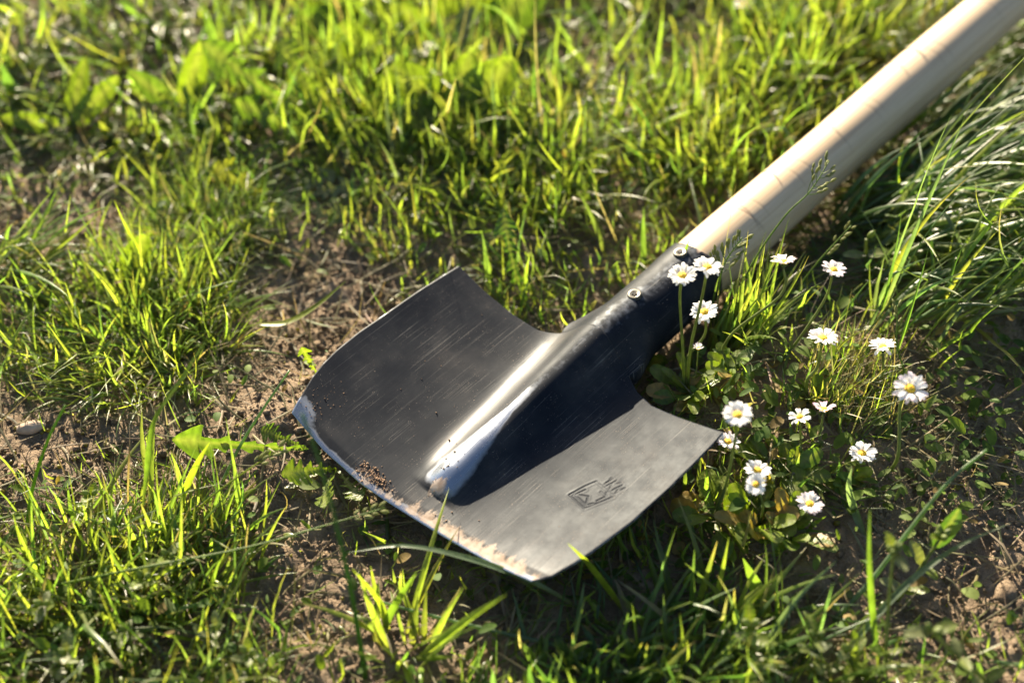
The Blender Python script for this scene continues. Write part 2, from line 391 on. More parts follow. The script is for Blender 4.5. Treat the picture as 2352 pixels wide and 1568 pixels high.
# stamped mark: grooves pressed into the steel, given as strokes on the photo (1024 crop coordinates -> blade plane)
def on_blade(X_, Y_):
    px, py = (1380 + X_/9.8)/1.08844, (1160 + Y_/9.8)/1.08844
    d = ray(px, py); C = np.array([0, 0, CAM_H]); t = ((SO-C)@SZ)/(d@SZ)
    for _ in range(25):
        p = C + t*d - SO; u, v, w = p@SX, p@SY, p@SZ
        t += (float(blade_base_z(u, v)) - w)/(d@SZ)
    return u, v
STROKES = [[(425, 750), (800, 545)], [(425, 750), (800, 1085)], [(800, 1085), (1530, 790)], [(1530, 790), (1070, 430)], [(1070, 430), (800, 545)],
           [(560, 745), (835, 1000)], [(835, 1000), (885, 790)], [(560, 745), (815, 630)], [(885, 790), (580, 735)],
           [(1330, 790), (1100, 900)], [(1330, 790), (1190, 680)], [(1330, 790), (1340, 690)], [(835, 1010), (1010, 960)], [(520, 760), (560, 680)],
           [(1310, 470), (1480, 370)], [(1480, 370), (1440, 345)],
           [(1350, 525), (1575, 410)], [(1460, 490), (1670, 470)], [(1460, 490), (1425, 595)],
           [(1480, 640), (1710, 520)], [(1710, 520), (1590, 650)], [(1590, 650), (1790, 590)], [(1560, 710), (1790, 590)]]
dmin = np.full(U_.shape, 9.)
for (a, b) in STROKES:
    a = np.array(on_blade(*a)); b = np.array(on_blade(*b)); ab = b-a
    t = np.clip(((U_-a[0])*ab[0] + (V_-a[1])*ab[1])/(ab@ab), 0, 1)
    dmin = np.minimum(dmin, np.hypot(U_-a[0]-t*ab[0], V_-a[1]-t*ab[1]))
Zt -= .00028*np.exp(-(dmin/.00042)**2); Zt += .00010*np.exp(-((dmin-.0012)/.0005)**2)
bevel = np.clip(1 - edge_d/.0065, 0, 1)*.95
bevel = np.maximum(bevel, np.clip(1 - np.minimum(np.interp(U_, VL[:, 0], VL[:, 1]) - V_, V_ - np.interp(U_, VR[:, 0], VR[:, 1]))/.002, 0, 1)*.42)
bevel = np.maximum(bevel, np.clip(1-edge_d/.02, 0, 1)*sm(V_, .06, .095)*1.0)
worn_ = sm(np.abs(V_-.002), 1.25, .75)*0
ww_ = .0110*np.clip(1-(U_-.032)/.055, .22, 1)
worn_ = .95*sm(np.abs(V_-.0015)/ww_, 1.25, .55)*sm(U_, .014, .021)*sm(U_, .105, .065) + .22*np.exp(-(V_/.004)**2)*sm(U_, .05, .12)
polish_sheen_ = np.exp(-((V_-.0145-.045*U_)/.0065)**2)*sm(U_, .018, .04)*sm(U_, .150, .11)*.8
polish_sheen_ = np.maximum(polish_sheen_, .34*np.exp(-edge_d/.022)*sm(V_, .06, -.02)*(.6 + .8*vnoise(U_*14, V_*300, 31)))  # tip polish, with the right half's silvery sheen put into the colour too
mud_ = np.clip(.50 - edge_d/.050, 0, .50)*sm(V_, .05, -.02)*(1-.35*sm(V_, -.06, -.078))*sm(edge_d, .0005, .0022) + np.clip(.5-edge_d/.03, 0, .5)*sm(V_, .07, .03)*.7 + .30*np.exp(-((U_-.016)/.006)**2 - (V_/.010)**2) + .34*np.exp(-((edge_d-.006)/.008)**2 - ((V_-.035)/.012)**2) \
     + .24*np.exp(-((edge_d-.014)/.009)**2)*sm(V_, .05, .085)
mud_ = mud_ + .16*np.exp(-(V_/.004)**2)*sm(U_, .05, .11) + .10*sm(U_, .115, .14) + .33*np.exp(-((U_-.032)/.016)**2-((V_+.002)/.010)**2) + .30*np.exp(-((U_-.019)/.005)**2-((V_+.001)/.008)**2)
thick = .0016*np.clip(edge_d/.008, .15, 1)
top = np.stack([U_, V_, Zt], -1).reshape(-1, 3); bot = np.stack([U_, V_, Zt-thick], -1).reshape(-1, 3)
ii, jj = np.meshgrid(np.arange(NU-1), np.arange(NV-1), indexing='ij'); q = (ii*NV+jj).ravel(); nT = NU*NV
F1 = np.stack([q, q+NV, q+NV+1, q+1], 1); F2 = F1[:, ::-1] + nT
per = np.concatenate([np.arange(NV), np.arange(1, NU)*NV+NV-1, (NU-1)*NV+np.arange(NV-2, -1, -1), np.arange(NU-2, 0, -1)*NV])
pn = np.roll(per, -1); F3 = np.stack([per, pn, pn+nT, per+nT], 1)
two = lambda a: np.concatenate([a.ravel(), a.ravel()])
bm = mesh_np("blade", np.concatenate([top, bot]), np.concatenate([F1, F2, F3]), attrs={"bevel": two(bevel), "worn": two(worn_), "polish_sheen": two(polish_sheen_), "mud": two(mud_)})
tag(obj("blade", bm, m_steel, shovel), "dished black steel blade with raised centre rib, stamped mark and muddy cutting edge")

# socket: tube that grows out of the rib and wraps the handle
nu, na = 90, 56
uu = np.linspace(.128, .2275, nu); aa = np.linspace(0, 2*np.pi, na, endpoint=False)
UU, AA = np.meshgrid(uu, aa, indexing='ij')
R = .0203 + .0008*sm(UU, .2, .2275) + .0004*fbm(UU*160, AA*3, 2, 3)
pk = sm(UU, .175, .135)                                                    # peaked towards the rib
R = R + .0046*sm(UU, .195, .150)*np.exp(-((AA-np.pi/2)/.42)**2) - .001*pk*np.exp(-((np.abs(AA-np.pi/2)-.8)/.4)**2)
R = R - .0035*sm(UU, .150, .128)
mo = sm(UU, .172, .143)
VVs, ZZs = (R + mo*.007)*np.cos(AA), hc(UU) + R*np.sin(AA)
ribz = blade_base_z(.142, VVs) + rib_z(np.minimum(UU, .142), VVs) - .0003 - .004*sm(UU, .141, .130)
ZZs = np.where(np.sin(AA) > 0, ZZs*(1-mo) + np.maximum(ribz, hc(UU))*mo, ZZs)
end = (UU > .2265); UU = UU + .0016*end*np.sin(AA*3+1) 
sv = np.stack([UU, VVs, ZZs], -1).reshape(-1, 3)
ri = .0191; inner = np.stack([UU[-1], ri*np.cos(aa), hc(.2275)+ri*np.sin(aa)], -1); inner2 = inner.copy(); inner2[:, 0] -= .02
sv = np.concatenate([sv, inner, inner2]); SF = []
for i in range(nu+1):
    for j in range(na): SF.append((i*na+j, i*na+(j+1) % na, (i+1)*na+(j+1) % na, (i+1)*na+j))
nS = len(sv); su = sv[:, 0]; ang = np.arctan2(sv[:, 2]-hc(su), sv[:, 1])
topw = np.exp(-((ang-np.pi/2)/.45)**2)
smud = .46*topw*(.55+fbm(su*60, ang*2, 3, 8)*2) + .42*sm(su, .2225, .228)*np.exp(-((ang-1.5)/1.3)**2)
tag(obj("socket", mesh_np("socket", sv, np.array(SF)[:, ::-1], attrs={"bevel": np.zeros(nS), "worn": .24*topw, "polish_sheen": np.zeros(nS), "mud": smud}), m_steel, shovel), "scuffed black steel socket round the handle's end")

# wooden handle
m_wood, nt, out = new_mat("pale_turned_wood")
tc = N(nt, "ShaderNodeTexCoord"); ov = tc.outputs["Object"]
mp = N(nt, "ShaderNodeMapping", {"Vector": ov, "Scale": (9, 260, 260)})
gr = noise(nt, mp.outputs[0], 1.0, 5, .6); blot = noise(nt, ov, 17, 3)
wc = ramp(nt, gr, [(.3, (.38, .27, .165, 1)), (.55, (.50, .375, .245, 1)), (.75, (.57, .445, .31, 1))])
wc = mixc(nt, ramp(nt, blot, [(.45, g(0)), (.75, g(.3))]), wc, (.50, .35, .21, 1))
grv = N(nt, "ShaderNodeAttribute", attribute_name="groove").outputs["Fac"]
wc = mixc(nt, grv, wc, (.13, .08, .05, 1))
wb = N(nt, "ShaderNodeBump", {"Strength": .15, "Distance": .0005, "Height": gr})
wp = N(nt, "ShaderNodeBsdfPrincipled", {"Base Color": wc, "Roughness": .48, "Specular IOR Level": .4, "Normal": wb.outputs[0]}); nt.links.new(wp.outputs[0], out.inputs[0])
nu, na = 620, 72
uu = np.linspace(.200, .640, nu); aa = np.linspace(0, 2*np.pi, na, endpoint=False)
UU, AA = np.meshgrid(uu, aa, indexing='ij'); RR = .0193 - .0030*(UU-.22) + .0003*np.sin(UU*31) + .0003*fbm(UU*22, AA*1.2, 2, 4)
RR = RR*np.sqrt(np.clip(1 - np.clip((UU-.622)/.0185, 0, 1)**2, .02, 1)); gro = np.zeros_like(UU)
for k_, (u0, slope, a0, wd) in enumerate([(.2685, .0022, 1.4, 1.0), (.2735, -.004, 1.5, .8), (.2795, .001, 1.2, 1.0), (.315, .0, 1.3, 1.1), (.325, .001, 1.2, 1.2), (.360, 0, 1.2, 1.2), (.392, .001, 1.3, 1.0), (.399, .0, 1.2, 1.0), (.462, 0, 1.3, 1.1), (.470, .001, 1.4, 1.0), (.527, 0, 1.2, 1.2)]):
    e = np.exp(-((UU - u0 - slope*(AA-1.2) - .001*fbm(AA*1.5, UU*0+k_, 2, k_))/.0007)**2)*np.exp(-(np.abs(AA-a0)/wd)**4)
    RR = RR - .00018*e; gro = np.maximum(gro, e*(.34 + .4*(k_ in (0, 1))))
hv = np.stack([UU, RR*np.cos(AA), hc(UU)+RR*np.sin(AA)], -1).reshape(-1, 3); HF = []
i_, j_ = np.meshgrid(np.arange(nu-1), np.arange(na), indexing='ij'); i_, j_ = i_.ravel(), j_.ravel()
HF = np.stack([i_*na+j_, (i_+1)*na+j_, (i_+1)*na+(j_+1) % na, i_*na+(j_+1) % na], 1)
hv = np.concatenate([hv, [[uu[-1], 0, hc(uu[-1])], [uu[0], 0, hc(uu[0])]]]); e1, e0 = len(hv)-2, len(hv)-1
capF = np.array([(e1, (nu-1)*na+(j+1) % na, (nu-1)*na+j, e1) for j in range(na)])
HF3 = np.concatenate([HF[:, [0, 1, 2]], HF[:, [0, 2, 3]], capF[:, :3], np.array([(e0, j, (j+1) % na) for j in range(na)])])
tag(obj("handle", mesh_np("handle", hv, HF3, attrs={"groove": np.r_[gro.ravel(), 0, 0]}), m_wood, shovel), "pale round wooden handle with fine ring marks")

# two cross-head screws in the socket
m_screw, nt, out = new_mat("zinc_screw")
tc = N(nt, "ShaderNodeTexCoord"); nz = noise(nt, tc.outputs["Object"], 400, 3)
sp = N(nt, "ShaderNodeBsdfPrincipled", {"Base Color": ramp(nt, nz, [(.35, (.05, .045, .035, 1)), (.65, (.15, .14, .115, 1))]), "Metallic": .7, "Roughness": .45}); nt.links.new(sp.outputs[0], out.inputs[0])
m_dark, nt, out = new_mat("screw_recess"); dp = N(nt, "ShaderNodeBsdfPrincipled", {"Base Color": (.015, .013, .012, 1), "Roughness": .8}); nt.links.new(dp.outputs[0], out.inputs[0])
def screw_mesh():
    prof = [(.0, .0004), (.0012, .0006), (.0026, .0011), (.0036, .0013), (.0041, .0008), (.0043, -.0006), (.0036, -.002)]
    n = 28; V = [(0, 0, prof[0][1])]; F = []
    for r, z in prof[1:]:
        for j in range(n): a = 2*np.pi*j/n; V.append((r*np.cos(a), r*np.sin(a), z))
    for j in range(n): F.append((0, 1+j, 1+(j+1) % n, 1+(j+1) % n))
    for i in range(len(prof)-2):
        for j in range(n): F.append((1+i*n+j, 1+(i+1)*n+j, 1+(i+1)*n+(j+1) % n, 1+i*n+(j+1) % n))
    A = Acc(); A.add(V, F, (1, 1, 1)); return A.mesh("screw")
def cross_mesh():
    a, b = .0016, .00038
    pts = [(a, b), (b, b), (b, a), (-b, a), (-b, b), (-a, b), (-a, -b), (-b, -b), (-b, -a), (b, -a), (b, -b), (a, -b)]
    V = [(x, y, .00125) for x, y in pts] + [(x, y, .0002) for x, y in pts]
    me = bpy.data.meshes.new("recess"); me.from_pydata(V, [], [list(range(12))] + [(i, i+12, (i+1) % 12+12, (i+1) % 12) for i in range(12)]); return me
sm_, cm_ = screw_mesh(), cross_mesh()
for (u0, a0, rot) in ((.176, math.radians(86), .5), (.2185, math.radians(80), .1)):
    Rs = .0203 + .0006*(u0 > .2) + .0046*float(sm(np.array(u0), .195, .150))*math.exp(-((a0-math.pi/2)/.42)**2)
    nrm = Vector((0, math.cos(a0), math.sin(a0))); tx = Vector((1, 0, 0)); ty = nrm.cross(tx)
    mw = Matrix(((tx[0], ty[0], nrm[0], u0), (tx[1], ty[1], nrm[1], Rs*nrm[1]), (tx[2], ty[2], nrm[2], hc(u0)+Rs*nrm[2]), (0, 0, 0, 1))) @ Matrix.Rotation(rot, 4, 'Z')
    s_o = obj("screw", sm_, m_screw, shovel, mw); obj("recess", cm_, m_dark, s_o)

# ================================================================== LAWN (stuff)
DENS = ["555666777777744556688777", "666667888888874468888887", "777778899999986588888888", "888888999999998788888888",
        "433676778888865545588888", "111456718888766655678888", "335665200577765555677766", "777773101577766678653222",
        "677772000444444466665322", "333330000444444455555323", "211222100222333455542223", "334553122222222345543122",
        "455664123555333354321112", "677764112455556653111111", "888877211124677654322112", "888888433225788876643323"]
DENS = np.array([[int(c) for c in r] for r in DENS], float)
def density(P):
    px, py = project(P); x = np.clip(px/98 - .5, 0, 22.999); y = np.clip(py/98 - .5, 0, 14.999)
    i, j = y.astype(int), x.astype(int); fy_, fx_ = y-i, x-j
    return (DENS[i, j]*(1-fx_) + DENS[i, j+1]*fx_)*(1-fy_) + (DENS[i+1, j]*(1-fx_) + DENS[i+1, j+1]*fx_)*fy_, px, py
def lawn(n_cand, name, label, Lmul, Wmul, seg, seed_thin, flat=0.):
    bx = rng.uniform(-.95, 1.05, n_cand); by = rng.uniform(.08, 1.75, n_cand)
    B = np.stack([bx, by, ground_z(bx, by)], 1); dn, px, py = density(B)
    clump = .25 + 2.2*np.clip(fbm(bx*24, by*24, 3, 61)+.22, 0, 1)
    inside = (px > -250) & (px < 2600) & (py > -350) & (py < 1850)
    pr = (dn/9)**1.35*clump*np.where(inside, 1.0, .25)*seed_thin
    keep = rng.random(n_cand) < pr; B, dn, px, py = B[keep], dn[keep], px[keep], py[keep]; n = len(B)
    L = .025*np.exp(rng.normal(0, .38, n)); W = .00118*np.exp(rng.normal(0, .45, n))
    top = sm(py, 480, 250); L *= 1 + .45*top; W *= 1 + .40*top
    tl = sm(px, 700, 450)*sm(py, 560, 380); L *= 1 - .10*tl; W *= 1+.35*tl
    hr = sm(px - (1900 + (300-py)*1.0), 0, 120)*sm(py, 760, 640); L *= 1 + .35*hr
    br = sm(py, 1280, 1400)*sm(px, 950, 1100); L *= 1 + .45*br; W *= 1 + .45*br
    bl = sm(py, 1100, 1250)*sm(px, 900, 700); L *= 1+.2*bl; W *= 1+.15*bl
    strip = np.exp(-(((px-640)/230)**2 + ((py-560)/130)**2)) + np.exp(-(((px-110)/170)**2 + ((py-420)/90)**2)); L *= 1 - .40*np.clip(strip, 0, 1)
    thin = sm(dn, 3.6, 1.6); L *= 1 - .55*thin; W *= 1 - .35*thin
    rs = sm(px, 1900, 2050)*sm(py, 640, 740)*sm(py, 1450, 1350); L *= 1-.45*rs; W *= 1-.25*rs
    u, v, _ = to_shovel(B)                                         # short in front of the shovel, trodden under it
    du = np.maximum(np.maximum(-.004-u, u-.142), 0); dv = np.maximum(np.maximum(v-.106, -.102-v), 0)
    dist = np.hypot(du, dv); front = (v < .02) | (u < .0)
    dist2 = np.where((u > .1) & (u < .66) & (v < 0), np.abs(v)-.02, 9)
    lim = np.minimum(np.where(front, .016 + .50*dist, 9), .020 + .6*np.maximum(dist2, 0))
    under = (dist <= 0); zc = SO[2] + SX[2]*u + SY[2]*v + blade_base_z(u, v) - B[:, 2]
    lim = np.where(under, np.maximum(zc*.8, .004), lim)
    L = np.minimum(L*Lmul, lim*rng.uniform(.75, 1.15, n)); W = W*Wmul
    az = rng.uniform(0, 2*np.pi, n); fld = 2*np.pi*2.2*vnoise(B[:, 0]*12, B[:, 1]*12, 3)
    az = np.where(rng.random(n) < .6, fld + rng.normal(0, .55, n), az)
    az = np.where(rng.random(n) < .55*hr + .1, rng.normal(-.45, .5, n), az)
    az = np.where(rng.random(n) < .35*bl, rng.normal(.5, .6, n), az)
    lean = np.abs(rng.normal(.62, .38, n)) + .35*tl + .3*hr + flat
    curl = rng.normal(.45, .65, n) + .8*hr
    pal = rng.choice(5, n, p=[.37, .29, .14, .10, .10])
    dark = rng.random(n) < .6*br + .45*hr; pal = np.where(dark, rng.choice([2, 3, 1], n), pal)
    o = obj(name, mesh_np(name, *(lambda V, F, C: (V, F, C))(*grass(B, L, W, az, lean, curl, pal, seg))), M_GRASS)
    tag(o, label, "grass", kind="stuff"); return o
lawn(330000, "lawn_grass", "bright green grass blades growing all around the shovel", 1.0, 1.0, 4, .70)
lawn(270000, "short_grass", "short undergrowth of fine grass and shoots near the soil", .42, .75, 3, .55, .25)

def straw(n_cand):
    bx = rng.uniform(-.6, .65, n_cand); by = rng.uniform(.2, 1.2, n_cand); B = np.stack([bx, by, ground_z(bx, by)+.001], 1)
    _, px, py = density(B)
    pr = .38 + .55*np.exp(-(((px-250)/260)**2 + ((py-1260)/170)**2)) + .9*np.exp(-(((px-2000)/190)**2 + ((py-900)/130)**2)) + .6*np.exp(-(((px-2230)/180)**2+((py-1050)/180)**2)) + .35*np.exp(-(((px-1150)/220)**2+((py-1440)/70)**2))
    k_ = rng.random(n_cand) < pr; B = B[k_]; n = len(B)
    V, F, C = grass(B, rng.uniform(.012, .045, n), rng.uniform(.0006, .0017, n), rng.uniform(0, 6.28, n), rng.uniform(1.15, 1.5, n), rng.normal(0, .25, n), np.full(n, 4), 4, dry_tip=.5)
    return tag(obj("dry_straw", mesh_np("dry_straw", V, F, C*rng.uniform(.5, 1.1)), M_DRY), "thin dry tan straw scattered flat on the soil", "straw", kind="stuff")
straw(26000)

# small round and oval leaves of low ground cover
def ground_cover(n_cand):
    bx = rng.uniform(-.6, .65, n_cand); by = rng.uniform(.22, 1.15, n_cand); B = np.stack([bx, by, ground_z(bx, by)], 1)
    _, px, py = density(B)
    def e(cx, cy, rx, ry, a): return a*np.exp(-(((px-cx)/rx)**2 + ((py-cy)/ry)**2))
    pr = .05 + e(250, 1450, 320, 170, .8) + e(1720, 900, 200, 140, 1.0) + e(1830, 1120, 160, 110, .9) + e(2230, 960, 170, 160, .95) + e(2080, 1180, 160, 110, .45) + e(1500, 1300, 200, 80, .7) + e(1950, 1500, 300, 90, .6) + e(1400, 440, 120, 80, .5) + e(950, 1290, 120, 50, .4) + e(850, 420, 300, 150, .15) + e(150, 250, 300, 200, .1)+ e(2300, 780, 80, 80, .4)
    k_ = rng.random(n_cand) < pr; B = B[k_]; n = len(B)
    u, v, _ = to_shovel(B); zc = SO[2] + SX[2]*u + SY[2]*v + blade_base_z(u, v) - B[:, 2]
    ins = (u > -.015) & (u < .15) & (np.abs(v) < .115)
    h = np.where(ins, np.minimum(.003, zc*.3), rng.uniform(.002, .018, n)); sz = rng.uniform(.0017, .0042, n)*np.where(rng.random(n) < .12, 1.4, 1)
    A0 = rng.uniform(0, 2*np.pi, n); tilt = rng.normal(.45, .5, n); asp = rng.uniform(.32, .8, n)
    t = np.linspace(0, 1, 6); prof = np.sqrt(np.clip(np.sin(np.pi*np.clip(t, .02, .98)**.8), 0, 1))
    x = t[None]*2*sz[:, None]; w = sz[:, None]*asp[:, None]*prof[None]; z = x*np.sin(tilt)[:, None] - (x**2)*30
    ca, sa = np.cos(A0)[:, None], np.sin(A0)[:, None]
    def pt(yy, zz): return np.stack([B[:, :1]+x*ca-yy*sa, B[:, 1:2]+x*sa+yy*ca, B[:, 2:]+h[:, None]+zz], -1)
    P = np.stack([pt(w, z+.25*w), pt(0*w, z), pt(-w, z+.25*w)], 2)
    st = np.stack([B-[0, 0, .002], B+np.c_[np.full(n, .0006), np.zeros(n), np.zeros(n)]], 1)
    ok = shovel_clear(P.reshape(n, -1, 3)); P = P[ok]; n = len(P); V = P.reshape(-1, 3)
    b = (np.arange(n)*18)[:, None, None] + (np.arange(5)*3)[None, :, None]
    F = np.concatenate([np.concatenate([b, b+1, b+4, b+3], 2), np.concatenate([b+1, b+2, b+5, b+4], 2)], 1).reshape(-1, 4)
    cc = np.array([[.10, .15, .025], [.075, .13, .03], [.13, .17, .05], [.22, .16, .06]])[rng.choice(4, n, p=[.4, .32, .2, .08])]*rng.uniform(.7, 1.25, (n, 1))
    tag(obj("ground_cover_leaves", mesh_np("ground_cover_leaves", V, F, np.repeat(cc, 18, 0)), M_COVER), "tiny round and oval green leaves covering the ground", "ground cover", kind="stuff")
ground_cover(30000)

# loose crumbs of earth and moss
def blobs(B, R, name, label, cat, mat, cols):
    n = len(B); ph = (1+5**.5)/2
    I = np.array([(-1, ph, 0), (1, ph, 0), (-1, -ph, 0), (1, -ph, 0), (0, -1, ph), (0, 1, ph), (0, -1, -ph), (0, 1, -ph), (ph, 0, -1), (ph, 0, 1), (-ph, 0, -1), (-ph, 0, 1)])/1.9
    IF = np.array([(0, 11, 5), (0, 5, 1), (0, 1, 7), (0, 7, 10), (0, 10, 11), (1, 5, 9), (5, 11, 4), (11, 10, 2), (10, 7, 6), (7, 1, 8), (3, 9, 4), (3, 4, 2), (3, 2, 6), (3, 6, 8), (3, 8, 9), (4, 9, 5), (2, 4, 11), (6, 2, 10), (8, 6, 7), (9, 8, 1)])
    V = B[:, None] + I[None]*R[:, None, None]*rng.uniform(.6, 1.3, (n, 12, 1))*rng.uniform(.7, 1.2, (n, 1, 3))
    F = (IF[None] + (np.arange(n)*12)[:, None, None]).reshape(-1, 3)
    return tag(obj(name, mesh_np(name, V.reshape(-1, 3), F, np.repeat(cols, 12, 0)), mat), label, cat, kind="stuff")
nc = 75000
bx = rng.uniform(-.48, .55, nc); by = rng.uniform(.27, 1.0, nc); B = np.stack([bx, by, ground_z(bx, by)], 1); dn, px, py = density(B)
k_ = rng.random(nc) < np.clip(1.1-dn/5, .04, 1)*np.clip(.55+2.6*(fbm(bx*30, by*30, 3, 91)+.12), .05, 1); B = B[k_]
Rr = .0009*np.exp(rng.normal(0, .5, len(B))); Rr = np.minimum(Rr, .0028)
zadd = .0052*fbm(B[:, 0]*60, B[:, 1]*60, 3, 41); B[:, 2] += zadd + Rr*.2
blobs(B, Rr, "soil_crumbs", "loose crumbs of brown earth lying on the bare soil", "soil", m_soil, np.ones((len(B), 3)))
nc = 26000
bx = rng.uniform(-.5, .55, nc); by = rng.uniform(.25, 1.0, nc); B = np.stack([bx, by, ground_z(bx, by)], 1); dn, px, py = density(B)
e = lambda cx, cy, rx, ry, a: a*np.exp(-(((px-cx)/rx)**2 + ((py-cy)/ry)**2))
k_ = rng.random(nc) < e(130, 1010, 150, 90, .9) + e(560, 760, 120, 70, .25) + e(790, 1390, 110, 70, .55) + e(1150, 1450, 180, 60, .5) + e(2100, 1190, 130, 50, .35) + e(2230, 1000, 130, 130, .4) + e(890, 680, 60, 30, .6) + .01
k_ &= fbm(bx*70, by*70, 2, 17) > -.05; B = B[k_]; B[:, 2] += .0052*fbm(B[:, 0]*60, B[:, 1]*60, 3, 41) + .0005
blobs(B, rng.uniform(.0007, .0018, len(B)), "moss", "yellowish green moss cushions on the soil", "moss", M_LEAF, np.array([.17, .15, .03])*rng.uniform(.6, 1.5, (len(B), 1)))

# ================================================================== GRASS TUFTS (things)
def tuft(px, py, n, spread, L, W, label, pal_p, az=None, azs=.6, lean=(.35, .3), curl=(.5, .4), radial=1.0, seg=7, lmax=None, dry=.2):
    c = gat(px, py); r = spread*np.sqrt(rng.random(n)); a = rng.uniform(0, 2*np.pi, n)
    bx, by = c[0]+r*np.cos(a), c[1]+r*np.sin(a); B = np.stack([bx, by, ground_z(bx, by)-.001], 1)
    A = np.where(rng.random(n) < radial, a + rng.normal(0, .5, n), rng.uniform(0, 6.28, n))
    if az is not None: A = rng.normal(az, azs, n)
    ln = np.abs(rng.normal(lean[0], lean[1], n)) + radial*.5*(r/spread)*(az is None)
    V, F, C = grass(B, L*np.exp(rng.normal(0, .28, n)), W*np.exp(rng.normal(0, .22, n)), A, ln, rng.normal(curl[0], curl[1], n), rng.choice(5, n, p=pal_p), seg, dry_tip=dry, wob=.06)
    o = empty("grass_tuft", c, label, "grass tuft", "grass tufts around the shovel")
    tag(obj("blades", mesh_np("blades", V - c, F, C), M_GRASS, o), kind="stuff"); return o
YG = [.62, .26, .04, .02, .06]; MG = [.3, .42, .18, .05, .05]; DG = [.1, .3, .36, .2, .04]; GG = [.2, .35, .2, .2, .05]
tuft(330, 770, 700, .060, .031, .0013, "spiky yellow green grass tussock on the soil left of the blade", YG, lean=(.4, .35), curl=(.5, .5), radial=.7)
tuft(380, 690, 80, .030, .038, .0014, "loose bright grass sprays behind the spiky tussock at left", YG, az=.7, azs=.7, lean=(.75, .25), curl=(.3, .4))
tuft(470, 520, 1500, .042, .025, .0006, "soft hair-fine grey green fescue tuft behind the left tussock", GG, lean=(.45, .35), curl=(.7, .5), radial=.6)
tuft(15, 620, 60, .022, .055, .0020, "grass spray reaching in over soil at the left edge", MG, az=.25, azs=.45, lean=(1.0, .2), curl=(.3, .3))
tuft(1690, 790, 110, .018, .042, .0021, "upright yellow green grass clump between the socket and the daisies", YG, az=.75, azs=.7, lean=(.35, .25), curl=(.5, .5))
tuft(1960, 920, 420, .028, .024, .0008, "fine straw-yellow grass tuft among the daisies", [.3, .1, .02, .0, .58], az=.8, azs=.8, lean=(.8, .3), curl=(.2, .3), dry=.6)
tuft(1180, 400, 480, .055, .034, .0017, "dense sunlit grass tuft in the middle behind the blade", YG, lean=(.4, .35), curl=(.4, .6), radial=.5)
tuft(930, 230, 300, .055, .044, .0020, "tall glowing grass tuft beside the broad leaves behind", YG, lean=(.3, .3), curl=(.3, .5), radial=.5)
tuft(1650, 330, 420, .055, .046, .0021, "large grass tuft just behind the middle of the handle", YG, lean=(.35, .3), curl=(.4, .5), radial=.7)
tuft(1850, 130, 330, .055, .055, .0024, "blurred bright grass tuft behind the far end of the handle", YG, lean=(.3, .3), curl=(.3, .4), radial=.6)
tuft(430, 1300, 130, .04, .036, .0021, "leafy grass tuft at lower left leaning right over the soil", YG, az=.45, azs=.9, lean=(.6, .3), curl=(.3, .4))
tuft(180, 1420, 220, .055, .036, .0020, "thick mixed grass tuft in the bottom left corner", MG, lean=(.5, .35), curl=(.4, .5), radial=.5)
LG = [.16, .26, .20, .36, .02]
tuft(1990, 500, 90, .032, .082, .0027, "long arching grass clump right of the handle", LG, az=-.15, azs=.5, lean=(.62, .22), curl=(1.0, .4), seg=10)
tuft(2130, 610, 80, .045, .085, .0027, "long drooping grass clump at the right edge", LG, az=-.10, azs=.5, lean=(.70, .25), curl=(.9, .4), seg=10)
tuft(2200, 380, 80, .045, .078, .0027, "shiny long grass clump below the handle's far end", LG, az=-.10, azs=.55, lean=(.65, .25), curl=(.9, .4), seg=10)
tuft(2090, 760, 40, .030, .085, .0024, "thin pale grass spray behind the half-cupped daisy", LG, az=.3, azs=.6, lean=(.4, .25), curl=(.9, .35), seg=9)
tuft(920, 1500, 30, .016, .046, .0030, "broad-bladed young grass tuft at the bottom, left of the blade tip", YG, lean=(.3, .2), curl=(.2, .4))
tuft(1610, 1480, 60, .035, .044, .0030, "broad green grass tuft at the bottom below the blade", MG, lean=(.35, .25), curl=(.2, .4), radial=.5)
tuft(1350, 1530, 50, .035, .038, .0028, "dark broad grass tuft at the bottom centre", DG, lean=(.35, .25), curl=(.3, .4), radial=.5)

# ================================================================== SINGLE LONG BLADES AND STALKS
GREENS = {'y': (.15, .19, .02), 'm': (.09, .145, .02), 'd': (.045, .085, .025), 'b': (.11, .155, .09), 't': (.30, .23, .10)}
def long_blade(ctrl, width, col, label, round_=False, taper=.5):
    pts = spline([gat(x, y) if z <= 0 else at(x, y, z) for x, y, z in ctrl], 26); c = pts[0].copy()
    A = Acc(); cc = np.array(GREENS[col])
    if round_:
        V, F = tube(pts, width*.5*np.linspace(1, .5, 26), 7); A.add(V, F, cc)
    else:
        V, F = ribbon(pts, width, side=(.93, -.2, .3) if abs(pts[-1][0]-c[0]) < .05 else None, taper=taper); s = np.repeat(np.linspace(0, 1, 26), 3)[:, None]
        A.add(V, F, cc*(1.0) + (np.array([.2, .16, .06])-cc)*np.clip(.25-s, 0, 1)*2)
    o = obj("grass_stalk" if round_ else "grass_shoot", A.mesh("grass_blade", c), M_GRASS); o.location = Vector(c)
    return tag(o, label, "grass blade", "single long grass blades")
long_blade([(1330, 1395, 0), (1220, 1335, .022), (1080, 1283, .034), (930, 1253, .037), (800, 1268, .030)], .0034, 'b', "pale arching grass blade just below the blade's cutting edge")
long_blade([(1300, 1485, .006), (1100, 1440, .008), (960, 1405, .010), (870, 1380, .012)], .0026, 'b', "bluish straight grass stalk lying on soil below the blade", True)
long_blade([(1440, 1410, 0), (1390, 1340, .022), (1345, 1285, .040), (1304, 1247, .052)], .0040, 'y', "short bright blade tip poking up over the shovel's lower corner")
